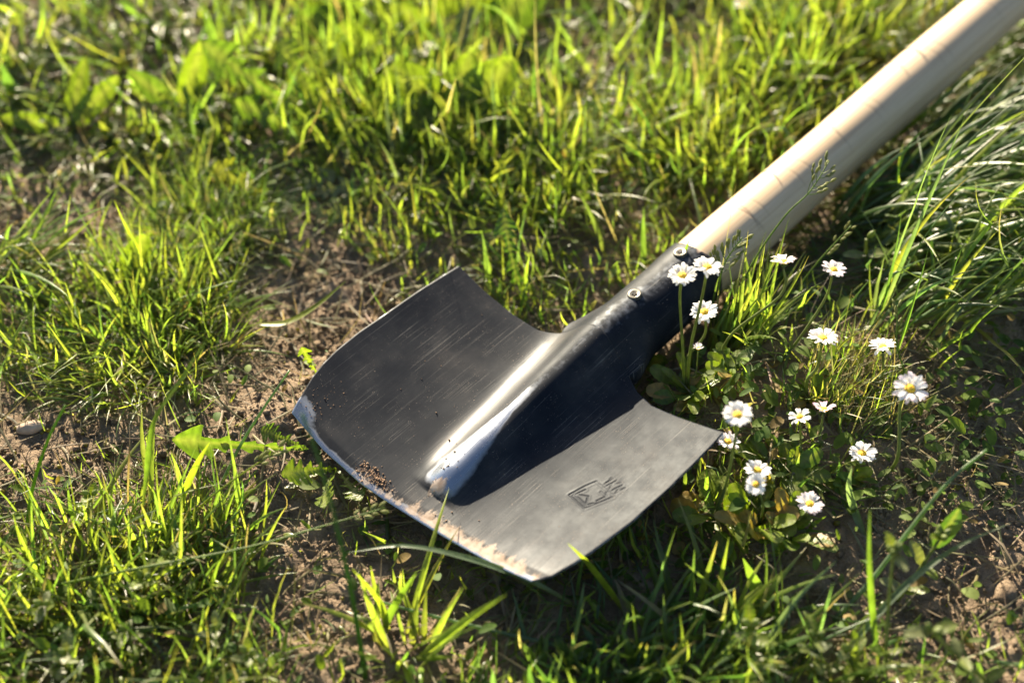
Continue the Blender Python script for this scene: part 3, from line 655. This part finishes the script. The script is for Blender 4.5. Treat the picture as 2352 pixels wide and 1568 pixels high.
long_blade([(888, 1455, 0), (880, 1395, .018), (850, 1350, .034), (809, 1306, .050)], .0038, 'y', "left arm of the crossed pair of bright blades at the bottom")
long_blade([(880, 1458, 0), (896, 1410, .016), (925, 1360, .032), (957, 1313, .046)], .0038, 'm', "right arm of the crossed pair of bright blades at the bottom")
long_blade([(838, 1555, 0), (818, 1420, .045), (788, 1270, .085), (738, 1075, .125), (694, 950, .150)], .0028, 'd', "dark blurred stalk rising in front of the shovel's left corner", True)
long_blade([(1915, 1425, 0), (2002, 1331, .020), (2090, 1215, .040), (2180, 1105, .058), (2267, 1032, .070)], .0030, 'b', "long bluish stalk slanting up across bare soil at lower right", True)
long_blade([(1890, 1560, 0), (1990, 1440, .022), (2090, 1335, .035), (2200, 1255, .045), (2322, 1200, .052)], .0034, 'b', "pale straight blade running up right to the bottom right corner leaves")
long_blade([(1712, 1568, .0), (1775, 1455, .020), (1838, 1366, .036), (1924, 1285, .050)], .0030, 'b', "frosted pale blade slanting right below the daisies")
long_blade([(2022, 1560, 0), (2006, 1420, .030), (1997, 1290, .060), (1998, 1170, .082)], .0030, 'm', "upright green blade crossing the two slanting stalks at lower right")
long_blade([(1990, 1240, 0), (1966, 1180, .016), (1950, 1120, .034), (1956, 1075, .044)], .0042, 'b', "short wide pale blade standing below the rightmost low daisy")
long_blade([(325, 1210, 0), (338, 1095, .040), (356, 970, .075), (420, 868, .105), (475, 778, .125)], .0046, 'm', "wide blurred blade arching in front of the left tussock")
long_blade([(505, 1120, 0), (545, 1035, .020), (600, 945, .038), (665, 850, .052)], .0022, 'b', "thin stalk with a closed spike leaning toward the shovel's left corner", True)
long_blade([(1418, 150, 0), (1400, 90, .030), (1340, 42, .052), (1285, 26, .058), (1232, 34, .058)], .0042, 'm', "arched green blade over the dark gap at top centre")
long_blade([(2015, 352, .010), (2080, 300, .030), (2160, 232, .050), (2235, 165, .062), (2315, 110, .068)], .0034, 'm', "straight pale-ribbed blade running along the handle's shaded side")
long_blade([(2120, 345, .0), (2190, 310, .030), (2270, 270, .042), (2365, 232, .050)], .0044, 'b', "pale shiny blade pointing right beside the handle's far end")
long_blade([(2090, 570, 0), (2170, 520, .030), (2260, 470, .042), (2370, 422, .052)], .0034, 'm', "long straight blade near the right edge level with the seed heads")
long_blade([(409, 1170, 0), (430, 1115, .022), (455, 1060, .042), (482, 1015, .058)], .0036, 'y', "bright upright blade in front of the jagged dandelion leaf")
long_blade([(345, 640, 0), (322, 580, .020), (290, 520, .038), (262, 460, .058)], .0026, 'y', "curved thin blade standing above the left soil patch")
long_blade([(60, 1230, 0), (75, 1120, .030), (110, 1010, .058), (150, 930, .075)], .0024, 'm', "slim stalk rising by the wedge-shaped stone at left", True)
long_blade([(1560, 690, .0), (1555, 640, .02), (1570, 590, .045), (1585, 545, .062)], .0030, 'm', "single green blade standing before the socket's upper screw")
long_blade([(590, 745, .006), (660, 740, .010), (730, 700, .018), (795, 645, .028)], .0040, 'y', "pale green runner blade lying across soil toward the shoulder")

# flowering grass stalks with seed heads
M_SEED = M_DRY
def spikelet_mesh(L=.0045, R=.0009):
    t = np.linspace(0, 1, 7); pts = np.stack([t*0, t*0, t*L], 1); V, F = tube(pts, R*np.sin(np.pi*np.clip(t, .06, .97))**.8 + 1e-5, 6); A = Acc(); A.add(V, F, (.20, .22, .08)); return A.mesh("spikelet")
SPK = spikelet_mesh()
def basis(dirv, loc, scale=1., roll=0.):
    d = Vector(dirv).normalized(); q = d.to_track_quat('Z', 'Y') @ Quaternion((0, 0, 1), roll)
    return Matrix.Translation(Vector(loc)) @ q.to_matrix().to_4x4() @ Matrix.Scale(scale, 4)
def seed_stalk(ctrl, head, label, n=14, spread=.010, dense=False, col='m', tint=(.20, .22, .08)):
    P = spline([gat(x, y) if z <= 0 else at(x, y, z) for x, y, z in ctrl], 30); c = P[0].copy(); P = P - c
    o = empty("seed_grass", c, label, "seed grass", "flowering grass stalks")
    A = Acc(); V, F = tube(P, np.linspace(.0007, .0003, 30), 6); A.add(V, F, np.array(GREENS[col])*1.0); obj("stem", A.mesh("stem"), M_STEM, o)
    br = Acc(); L = np.linalg.norm(np.diff(P, axis=0), axis=1).sum(); i0 = int(30*(1-head)); spots = []
    for k_ in range(n):
        f = k_/(n-1); i = min(28, int(i0 + f*(29-i0))); p = P[i]; d = P[min(29, i+1)] - P[i-1]; d /= np.linalg.norm(d)
        a = rng.uniform(0, 6.28); sd = np.array([math.cos(a), .4*math.sin(a), math.sin(a)]); sd -= (sd@d)*d; sd /= np.linalg.norm(sd)
        r = (.0016 if dense else spread*(1-.75*f)*rng.uniform(.5, 1.1)); tip = p + sd*r*.8 + d*r*.9
        if not dense:
            V, F = tube(spline([p, p+sd*r*.45+d*r*.35, tip], 5), .00022, 4, False); br.add(V, F, np.array(GREENS[col]))
        spots.append((tip, d + sd*.45))
        if not dense and rng.random() < .6: spots.append((p + (tip-p)*.65, d*.8+sd*.8))
    if br.n: obj("branches", br.mesh("branches"), M_STEM, o)
    for p, d in spots: obj("spikelet", SPK, M_SEED, o, basis(d, p, rng.uniform(.75, 1.2), rng.uniform(0, 6)))
    return o
seed_stalk([(1640, 800, 0), (1720, 620, .055), (1800, 500, .082), (1860, 440, .094), (1905, 370, .104)], .30, "tall seed head stalk standing before the middle of the pale handle", 12, .012)
seed_stalk([(1640, 780, 0), (1650, 680, .040), (1662, 610, .060), (1705, 545, .078)], .42, "bushy green seed head beside the pair of daisies at the socket", 18, .011)
seed_stalk([(1800, 760, 0), (1830, 670, .030), (1880, 600, .048), (1955, 518, .068)], .28, "slender seed head stalk rising between the two upper right daisies", 9, .007, True)
seed_stalk([(400, 1220, 0), (480, 1145, .025), (560, 1085, .040), (645, 1030, .052)], .26, "pale fluffy seed head hanging over the jagged leaf at left", 14, .007, True, 'y')
seed_stalk([(20, 1365, .0), (300, 1308, .030), (560, 1258, .036), (740, 1208, .040), (885, 1165, .046)], .14, "long thin stalk with pinkish seed head touching the blade's lower left edge", 12, .006, True, 'm')
seed_stalk([(2010, 1010, 0), (2075, 880, .020), (2060, 790, .040), (2062, 700, .055)], .22, "budded stalk rising behind the pinkish daisy at right", 7, .006, True)

# ================================================================== DAISIES
def petal_mesh(L=.0070, W=.0026, bend=.10, pink=0.):
    m = 7; s = np.linspace(0, 1, m); w = W*.5*np.array([.42, .62, .82, .96, 1.0, .86, .30])
    x = s*L; z = bend*L*np.sin(s*2.4); V = []
    for i in range(m): V += [(x[i], w[i], z[i]+w[i]*.22), (x[i], 0, z[i]), (x[i], -w[i], z[i]+w[i]*.22)]
    i = np.arange(m-1)[:, None]*3; F = np.concatenate([np.concatenate([i, i+1, i+4, i+3], 1), np.concatenate([i+1, i+2, i+5, i+4], 1)])
    c = np.array([.86, .86, .85])[None]*(1-0*s[:, None]); pk = (np.clip((s-.45)/.55, 0, 1)*pink)[:, None]
    c = c*(1-pk) + np.array([.72, .36, .52])*pk
    return mesh_np("petal", V, F, np.repeat(c, 3, 0))
PETALS = [[petal_mesh(bend=b, W=w, pink=p) for b, w in ((.16, .0024), (.08, .0027), (.0, .0022), (.22, .0025))] for p in (0., .35, .85)]
m_disc, nt, out = new_mat("daisy_disc")
tc = N(nt, "ShaderNodeTexCoord"); vo = N(nt, "ShaderNodeTexVoronoi", {"Vector": tc.outputs["Object"], "Scale": 1700.})
dc = ramp(nt, vo.outputs["Distance"], [(.1, (.86, .60, .02, 1)), (.6, (.72, .40, .01, 1))])
db = N(nt, "ShaderNodeBump", {"Strength": .8, "Distance": .0004, "Height": vo.outputs["Distance"]}); db.invert = True
dpn = N(nt, "ShaderNodeBsdfPrincipled", {"Base Color": dc, "Roughness": .7, "Normal": db.outputs[0]}); nt.links.new(dpn.outputs[0], out.inputs[0])
def disc_mesh():
    rings, n = 8, 22; V = [(0, 0, .0017)]; F = []
    for i in range(1, rings+1):
        r = .0031*i/rings; z = .0017*(1-(i/rings)**2.4) - .0006*(i == rings)
        for j in range(n):
            a = 2*np.pi*(j+.5*(i % 2))/n; V.append((r*math.cos(a), r*math.sin(a), z + .00016*((i*7+j*3) % 3)))
    for j in range(n): F.append((0, 1+j, 1+(j+1) % n, 1+(j+1) % n))
    for i in range(rings-1):
        for j in range(n): F.append((1+i*n+j, 1+(i+1)*n+j, 1+(i+1)*n+(j+1) % n, 1+i*n+(j+1) % n))
    A = Acc(); A.add(V, F, (1, 1, 1)); return A.mesh("flower_disc")
def calyx_mesh():
    t = np.linspace(0, 1, 7); pts = np.stack([t*0, t*0, -.0036+t*.0034], 1); V, F = tube(pts, np.array([.0007, .0014, .0022, .0028, .0030, .0031, .0033]), 12, False); A = Acc(); A.add(V, F, (.08, .12, .03)); return A.mesh("calyx")
DISC, CALYX = disc_mesh(), calyx_mesh()
def daisy(head, base, dpx, label, tilt=(0, 0), pink=0, npet=32, dy=.006, cup=0., sag=0.):
    b = gat(*base); h = at_y(head[0], head[1], b[1] + dy)
    dist = np.linalg.norm(h - [0, 0, CAM_H]); s = dpx/FPX*dist/.0182
    o = empty("daisy", b, label, "daisy", "daisies beside the shovel")
    tl = np.array([tilt[0]-.08, tilt[1]+.22, 1.]); tl /= np.linalg.norm(tl); hl = h - b
    P = spline([[0, 0, -.002], hl*[.25, .25, .40] + [rng.normal(0, .003), rng.normal(0, .003), 0], hl - tl*.015 - np.array([0, 0, .004]), hl - tl*.0028*s], 18)
    A = Acc(); V, F = tube(P, np.linspace(.0010, .00072, 18)*min(1.1, s+.1), 7); A.add(V, F, np.linspace(0, 1, len(V))[:, None]*np.array([.03, .03, .015]) + np.array([.10, .13, .035])); obj("stem", A.mesh("stem"), M_STEM, o)
    H = basis(tl, hl, s, rng.uniform(0, 6.28))
    obj("calyx", CALYX, M_STEM, o, H); obj("flower_disc", DISC, m_disc, o, H)
    for k_ in range(npet):
        if rng.random() < .06: continue
        a = 2*math.pi*(k_ + rng.normal(0, .16))/npet; low = k_ % 2
        up = cup + rng.normal(.10, .10) + .08*low - sag*max(0, math.cos(a))
        if rng.random() < .08: up -= rng.uniform(.3, .8)
        m_ = H @ Matrix.Rotation(a, 4, 'Z') @ Matrix.Translation((.0021, 0, .0002-.0005*low)) @ Matrix.Rotation(-up, 4, 'Y') @ Matrix.Rotation(rng.normal(0, .2), 4, 'X') @ Matrix.Scale(rng.uniform(.86, 1.1), 4)
        obj("petal", PETALS[pink if (pink == 0 or rng.random() < .75) else pink-1][k_ % 4], M_PETAL, o, m_)
    return o
daisy((1567, 633), (1572, 905), 68, "left daisy of the close pair in front of the socket's upper end", (.05, -.22))
daisy((1625, 614), (1580, 900), 68, "right daisy of the close pair in front of the socket's upper end", (.15, -.02))
daisy((1618, 716), (1562, 890), 63, "open white daisy directly below the close pair by the socket", (-.05, -.18))
daisy((1800, 602), (1640, 850), 62, "daisy seen nearly edge-on below the handle", (.05, .35), 1, cup=.15, npet=20)
daisy((1915, 620), (1790, 832), 58, "topmost right daisy with pinkish petals, near the slender seed head", (.18, -.05), 1)
daisy((1890, 777), (1856, 920), 70, "white daisy above the straw-yellow tuft, on a straight short stem", (.12, .08))
daisy((2028, 797), (2005, 905), 62, "half-cupped daisy right of the straw-yellow tuft's top", (-.05, .25), 0, cup=.12)
daisy((2090, 893), (2030, 1090), 80, "large pink-backed daisy furthest right, facing the camera on a long stem", (.12, -.45), 1)
daisy((1694, 953), (1636, 1195), 70, "large round daisy above the blade's right corner", (.0, -.22))
daisy((1837, 957), (1842, 1060), 52, "small daisy in the dark, left of the pink one", (-.12, -.05), 0, npet=22)
daisy((1892, 940), (1862, 1040), 56, "half closed pink daisy in the straw-yellow tuft", (.1, .25), 2, npet=20, cup=.25)
daisy((1672, 1014), (1600, 1125), 56, "daisy leaning over the blade's right corner", (.2, -.15), 1, dy=.016)
daisy((1980, 1041), (1958, 1112), 64, "low daisy on bare soil left of the long green blade", (.05, -.1))
daisy((1740, 1080), (1732, 1185), 60, "upper daisy of the overlapping pair below the blade's right corner", (.08, -.1))
daisy((1737, 1112), (1740, 1215), 52, "lower drooping daisy of the overlapping pair below the blade's right corner", (-.3, -.55), 0, dy=-.004)
daisy((1860, 1157), (1822, 1238), 62, "lowest daisy, pink on one side, over the broad leaf", (.1, -.2), 1)
daisy((1604, 800), (1572, 905), 30, "tiny half open daisy bud below the group at the socket", (.1, .0), 1, npet=14, cup=.5)
daisy((1710, 12), (1712, 90), 46, "blurred pale daisy at the top edge behind the handle", (.0, -.1), 1)

# ================================================================== BROAD-LEAVED PLANTS
def leaf_geo(L, W, kind, col, arch=.4, fold=.25, rib=True):
    m = 60 if kind == 'dandelion' else 18; s = np.linspace(0, 1, m)
    if kind == 'dandelion':
        env = np.clip(.18 + .95*s**1.1, 0, 1)*np.clip((1-s)/.16, 0, 1)**.7
        def lobes():
            p = np.cumsum(rng.uniform(.10, .21, 12)); p = p - p[0]*rng.random(); h_ = rng.uniform(.45, 1.0, 12); lo = np.full(m, .26)
            for pk_, hh in zip(p, h_):
                d_ = s - pk_; lo = np.maximum(lo, hh*np.where(d_ < 0, np.exp(-(d_/.022)**2), np.exp(-(d_/.065)**2)))
            return np.where(s > .80, np.maximum(lo, .80), lo)
        la, lb = lobes(), lobes(); w = W*.5*env; sh = -.09*L*env
    elif kind == 'spoon':
        env = np.where(s < .4, .16 + .1*s, .0) + np.where(s >= .4, .2 + .8*np.sqrt(np.clip(np.sin(np.pi*np.clip((s-.4)/.6, .0, .985)), 0, 1)), 0); w = W*.5*env*(1 + .07*np.sin(s*42)*(s > .45)); sh = 0*s
    else:
        w = W*.5*np.sqrt(np.clip(np.sin(np.pi*np.clip(s, .03, .985)**.85), 0, 1)); sh = 0*s
    th = arch*(s-.2); x = np.cumsum(np.cos(th))/m*L; z = np.cumsum(-np.sin(th))/m*L
    ww = .10*np.sin(s*17 + 1)*(kind == 'dandelion')
    f1, f2 = fold + ww, fold - ww; V = []
    cols = [1, .55, 0, -.55, -1]
    for i in range(m):
        for cx in cols:
            lf = 1. if kind != 'dandelion' else (la[i] if cx > 0 else lb[i])
            a = abs(cx); f = f1[i] if (cx > 0 and kind == 'dandelion') else (f2[i] if kind == 'dandelion' else fold)
            V.append((x[i] + sh[i]*a*(lf-.26), w[i]*lf*cx, z[i] + w[i]*lf*f*a*(1.1-.4*a) + .02*W*math.sin(i*1.9+cx)*a))
    k_ = len(cols); F = [(i*k_+j, i*k_+j+1, (i+1)*k_+j+1, (i+1)*k_+j) for i in range(m-1) for j in range(k_-1)]
    vein = 1 - .22*(np.sin(np.repeat(s, k_)*46 - np.abs(np.tile(np.array(cols), m))*5) > .72)
    c = np.array(col)*vein[:, None]*(1 + .5*fbm(np.repeat(s*9, k_), np.tile(np.array(cols)*2, m), 2, 5))[:, None]
    mid = np.tile(np.array([0, 0, 1, 0, 0]), m)[:, None]*.45; c = c*(1-mid) + np.array([.22, .22, .09])*mid
    A = Acc(); A.add(V, F, c); return A.mesh("leaf")
YGL, MGL, DGL, GYL, PAL_L = (.125, .175, .016), (.085, .14, .018), (.045, .09, .018), (.13, .165, .04), (.17, .19, .09)
LEAVES = {}
def plant(px, py, label, leaves, name="broad_leaf_plant", cat="plant", group="broad-leaved weeds", z=0.):
    b = gat(px, py); b[2] += z; o = empty(name, b, label, cat, group)
    for (L, W, kind, col, azd, up, arch, roll) in leaves:
        me = leaf_geo(L, W, kind, col, arch)
        m_ = Matrix.Translation((0, 0, .001)) @ Matrix.Rotation(math.radians(azd), 4, 'Z') @ Matrix.Rotation(-math.radians(up), 4, 'Y') @ Matrix.Rotation(math.radians(roll), 4, 'X')
        obj("leaf", me, M_LEAF, o, m_)
    return o
dn_ = 'dandelion'
plant(712, 1045, "jagged bright dandelion leaf lying on soil left of the blade's corner", [(.074, .026, dn_, MGL, 182, 9, .12, -52), (.03, .016, dn_, MGL, 160, 12, .3, -30)], "dandelion", z=.004)
plant(775, 1080, "small dandelion partly hidden under the blade's lower left edge", [(.048, .020, dn_, YGL, 235, 48, .5, -45), (.040, .018, dn_, YGL, 260, 30, .5, 40), (.032, .016, dn_, PAL_L, 205, 10, .3, 20), (.032, .016, dn_, YGL, 300, 20, .3, 0)], "dandelion")
plant(735, 880, "single bright leaf tip standing behind the blade's left edge", [(.021, .012, dn_, YGL, 150, 62, .2, -60)], z=.006)
plant(1215, 720, "upright dark dandelion leaf behind the blade's back edge", [(.066, .024, dn_, DGL, 120, 52, .4, -60)], "dandelion")
plant(790, 330, "large dandelion with broad sunlit leaves in the grass behind", [(.120, .038, dn_, MGL, 158, 26, .4, -58), (.085, .034, dn_, YGL, 135, 38, .5, -45), (.08, .030, dn_, MGL, 172, 18, .4, -65), (.06, .026, dn_, YGL, 40, 35, .6, 50)], "dandelion")
plant(640, 475, "yellowing dandelion beside the fescue tuft", [(.05, .030, dn_, (.16, .17, .02), 165, 32, .5, -40), (.055, .024, dn_, PAL_L, 10, 14, .6, 25), (.05, .022, dn_, PAL_L, 335, 14, .6, 30), (.045, .022, dn_, PAL_L, 30, 20, .6, 20)], "dandelion")
plant(1040, 290, "broad glowing leaves in the middle of the back grass", [(.062, .034, 'oval', YGL, 20, 45, .3, 45), (.058, .034, 'oval', YGL, 160, 42, .4, -50), (.05, .03, 'oval', YGL, 60, 60, .3, 20), (.05, .03, 'oval', MGL, 200, 30, .3, -50)])
plant(1130, 80, "big soft broad leaf clump at the top centre", [(.070, .040, 'oval', YGL, 150, 42, .6, -50), (.060, .036, 'oval', MGL, 30, 42, .6, 50), (.05, .030, 'oval', PAL_L, 210, 25, .4, -15)])
plant(840, 80, "broad leaf clump at the top edge, left of the middle", [(.065, .032, 'oval', YGL, 160, 42, .6, -50), (.065, .030, dn_, MGL, 30, 38, .6, 50), (.055, .028, 'oval', MGL, 200, 30, .5, -50)])
plant(880, 190, "pale glinting leaves in the blurred grass behind", [(.048, .020, 'oval', PAL_L, 20, 35, .4, -10), (.045, .018, 'oval', PAL_L, 70, 40, .4, 10), (.05, .026, 'oval', YGL, 150, 50, .4, -40), (.05, .022, 'oval', PAL_L, 340, 30, .5, -10)])
plant(1000, 130, "small pale leaf pair glinting at top centre left", [(.045, .020, 'oval', PAL_L, 40, 40, .4, -10), (.045, .022, 'oval', YGL, 150, 50, .4, -45)])
plant(290, 650, "small oval leaves behind the spiky tussock", [(.034, .018, 'oval', YGL, 40, 55, .3, 40), (.030, .014, 'oval', DGL, 170, 25, .3, 0), (.03, .016, 'oval', GYL, 330, 25, .3, 0)])
plant(160, 300, "short wide leaves in the blurred grass at upper left", [(.05, .016, 'oval', YGL, 30, 35, .2, 45), (.045, .014, 'oval', YGL, 200, 30, .2, -40), (.05, .014, 'oval', YGL, 70, 45, .2, 20)])
plant(420, 260, "pair of broad pale leaves in the grass left of the large dandelion", [(.05, .018, 'oval', YGL, 60, 50, .2, 45), (.045, .016, 'oval', MGL, 160, 35, .2, -40)])
def rosette(px, py, label, n, L0, seed_az=0):
    lv = []
    for k_ in range(n):
        c = [YGL, MGL, YGL, YGL, (.26, .18, .05)][int(rng.integers(0, 5))]
        lv.append((L0*rng.uniform(.45, .9), L0*rng.uniform(.22, .34), 'spoon', c, seed_az + 360*k_/n + rng.normal(0, 14), rng.uniform(15, 60), rng.uniform(.3, .9), rng.normal(0, 32)))
    return plant(px, py, label, lv, "daisy_rosette", "leaf rosette", "spoon-leaf rosettes under the daisies")
rosette(1580, 910, "leaf rosette under the daisies at the socket, with yellowing leaves", 18, .030)
rosette(1680, 870, "small rosette right of the socket daisies", 13, .026, 20)
rosette(1640, 1195, "rosette at the foot of the large round daisy", 13, .034, 10)
rosette(1790, 1090, "broad-leaved rosette between the overlapping pair and the small daisy", 17, .034, 40)
rosette(1735, 1215, "rosette under the overlapping pair of daisies", 15, .036, 0)
rosette(1810, 1240, "rosette with a pale broad leaf under the lowest daisy", 13, .034, 15)
rosette(1940, 1110, "small rosette under the low daisy on bare soil", 11, .022, 30)
rosette(1860, 920, "rosette below the white daisy over the straw tuft", 13, .024, 0)
plant(1480, 860, "round leaf with a thin shoot beside the socket's foot", [(.016, .016, 'oval', DGL, 120, 25, .2, 0), (.014, .012, 'oval', MGL, 20, 20, .2, 0)], z=.004)

# hairy chickweed sprigs
BUD = None
def bud_mesh():
    t = np.linspace(0, 1, 8); pts = np.stack([t*0, t*0, t*.0062], 1); V, F = tube(pts, .0017*np.sin(np.pi*np.clip(t, .05, .94))**.7 + 1e-4, 8); A = Acc(); A.add(V, F, np.linspace(0, 1, len(V))[:, None]*np.array([.05, .05, .02]) + np.array([.10, .14, .03])); return A.mesh("bud")
BUD = bud_mesh(); SPL = [leaf_geo(.0115, .0055, 'oval', c, .35, .3) for c in (GYL, YGL, PAL_L)]; SPB = leaf_geo(.024, .010, 'oval', DGL, .2, .3)
def sprig(ctrl, label, pairs=4, buds=3, scale=1., big=False):
    P = spline([gat(x, y) if z <= 0 else at(x, y, z) for x, y, z in ctrl], 20); c = P[0].copy(); P -= c
    o = empty("chickweed_sprig", c, label, "weed", "small leafy weed sprigs")
    A = Acc(); V, F = tube(P, np.linspace(.0010, .0007, 20)*scale, 7); A.add(V, F, (.12, .15, .05)); obj("stem", A.mesh("stem"), M_STEM, o)
    for k_ in range(pairs):
        i = int(3 + (16*k_)/max(1, pairs-1)) if pairs > 1 else 12; i = min(i, 19); a = k_*1.57 + rng.normal(0, .3)
        for sgn in (0, math.pi):
            m_ = Matrix.Translation(Vector(P[i])) @ Matrix.Rotation(a+sgn, 4, 'Z') @ Matrix.Rotation(-rng.uniform(.2, .8), 4, 'Y') @ Matrix.Scale(scale*rng.uniform(.7, 1.15), 4)
            obj("leaf", SPL[int(rng.integers(0, 3))], M_LEAF, o, m_)
    for k_ in range(buds):
        a = 6.28*k_/max(1, buds) + rng.normal(0, .4); d = np.array([math.cos(a)*.6, math.sin(a)*.6, 1.]); obj("bud", BUD, M_STEM, o, basis(d, P[-1] + d*.001, scale*rng.uniform(.8, 1.1)))
    if big:
        obj("leaf", SPB, M_LEAF, o, Matrix.Translation(Vector(P[-4])) @ Matrix.Rotation(.75, 4, 'Z') @ Matrix.Rotation(-.9, 4, 'Y') @ Matrix.Rotation(.8, 4, 'X'))
    return o
sprig([(2034, 1550, 0), (2040, 1400, .038), (2052, 1270, .070)], "tall budded sprig standing alone over bare soil at lower right", 2, 4)
sprig([(2060, 1380, 0), (2110, 1310, .025), (2160, 1235, .048)], "leafy sprig with one big oval leaf at lower right", 3, 4, 1.1, True)
sprig([(2290, 1580, 0), (2215, 1520, .035), (2140, 1450, .058)], "blurred budded sprig in the bottom right corner", 3, 3, 1.1)
sprig([(1735, 1540, 0), (1730, 1490, .020), (1722, 1435, .036)], "leafy sprig at the bottom below the overlapping daisies", 4, 2, 1.1)
sprig([(1880, 1560, 0), (1876, 1510, .020), (1872, 1462, .034)], "low leafy sprig at the bottom, right of the frosted pale blade", 4, 2, 1.0)
sprig([(1980, 1560, 0), (1960, 1530, .014), (1950, 1500, .024)], "short leafy sprig at the bottom edge by the upright green blade", 3, 2, 1.0)
for (x, y, l) in [(200, 1140, "grey green sprig above the dry straw at left"), (385, 1280, "pale sprig in the middle of the lower left tuft"), (330, 1330, "pale sprig left of the lower left tuft's centre"), (90, 1390, "sprig at the left edge near the bottom"), (300, 1450, "sprig in the thick bottom left grass"), (480, 1440, "sprig right of the thick bottom left grass"), (150, 1500, "sprig in the bottom left corner"), (560, 1500, "sprig at the bottom by the mossy soil")]:
    sprig([(x+rng.normal(0, 6), y+55, 0), (x, y+25, .012), (x+rng.normal(0, 8), y, .024)], l, 4, 2, rng.uniform(.8, 1.05))
sprig([(1985, 640, 0), (1988, 600, .025), (1990, 550, .045)], "yellow green clover-like sprig right of the handle", 1, 1, 1.3)

# ================================================================== STONES AND CLODS
m_stone, nt, out = new_mat("pebble"); tc = N(nt, "ShaderNodeTexCoord")
stc = ramp(nt, noise(nt, tc.outputs["Object"], 120, 5), [(.3, (.30, .21, .14, 1)), (.7, (.50, .38, .27, 1))]); stp = N(nt, "ShaderNodeBsdfPrincipled", {"Base Color": stc, "Roughness": .75}); nt.links.new(stp.outputs[0], out.inputs[0])
def rock(px, py, r, sc3, label, seed, mat, name="pebble", cat="stone", sharp=0.):
    b = gat(px, py); n1, n2 = 18, 26; V = []
    for i in range(n1+1):
        th = math.pi*i/n1
        for j in range(n2):
            ph = 2*math.pi*j/n2; d = np.array([math.sin(th)*math.cos(ph), math.sin(th)*math.sin(ph), math.cos(th)])
            k_ = 1 + .5*float(fbm(np.array([d[0]*1.3+seed]), np.array([d[1]*1.3+d[2]+seed]), 3, seed)[0]); V.append(d*r*k_*np.array(sc3))
    F = [(i*n2+j, (i+1)*n2+j, (i+1)*n2+(j+1) % n2, i*n2+(j+1) % n2) for i in range(n1) for j in range(n2)]
    A = Acc(); A.add(V, F, (1, 1, 1)); o = obj(name, A.mesh(name), mat); o.location = Vector(b) + Vector((0, 0, r*sc3[2]*.35)); o.rotation_euler = (0, 0, seed*1.3)
    return tag(o, label, cat)
rock(92, 652, .0058, (1.25, .8, .75), "smooth tan pebble by the grass spray at the left edge", 3, m_stone)
rock(70, 985, .0062, (1.3, .7, .6), "wedge-shaped tan stone on mossy soil at the left edge", 5, m_stone)
rock(2310, 1365, .0062, (1.2, .9, .7), "rough brown earth clod at the right edge near the bottom", 8, m_soil, "earth_clod", "clod")
rock(2345, 1395, .0040, (1.1, .9, .8), "small earth clod in the bottom right beside the larger one", 9, m_soil, "earth_clod", "clod")

# earth stuck to the blade
m_earth, nt, out = new_mat("clinging_earth"); tc = N(nt, "ShaderNodeTexCoord")
ec = ramp(nt, noise(nt, tc.outputs["Object"], 500, 4), [(.3, (.13, .075, .042, 1)), (.7, (.30, .19, .115, 1))]); ep = N(nt, "ShaderNodeBsdfPrincipled", {"Base Color": ec, "Roughness": .95}); nt.links.new(ep.outputs[0], out.inputs[0])
cr = []
def crumbs(u0, v0, su, sv, n, r):
    for _ in range(n):
        u, v = rng.normal(u0, su), rng.normal(v0, sv)
        if u - np.interp(v, UT[:, 0], UT[:, 1]) < .0012 or v > np.interp(u, VL[:, 0], VL[:, 1])-.002: continue
        rr = r*math.exp(rng.normal(0, .45)); z = float(blade_base_z(np.array(u), np.array(v)) + rib_z(np.array(u), np.array(v))); z -= .16*max(0, .0075-(u-np.interp(v, UT[:, 0], UT[:, 1])))
        cr.append((u, v, z + rr*.35, rr))
crumbs(.0, .033, .0020, .0055, 320, .00032); crumbs(.012, .078, .010, .010, 60, .00016); crumbs(.008, -.012, .004, .012, 14, .0003); crumbs(.06, .05, .03, .03, 26, .00022); crumbs(.030, .004, .008, .005, 20, .0003); crumbs(.010, .086, .006, .004, 30, .00022)
cr = np.array(cr); Pw = SO + cr[:, :1]*SX + cr[:, 1:2]*SY + cr[:, 2:3]*SZ
blobs(Pw, cr[:, 3], "blade_earth_crumbs", "reddish brown earth crumbs stuck along the blade's cutting edge", "earth", m_earth, np.ones((len(cr), 3)))
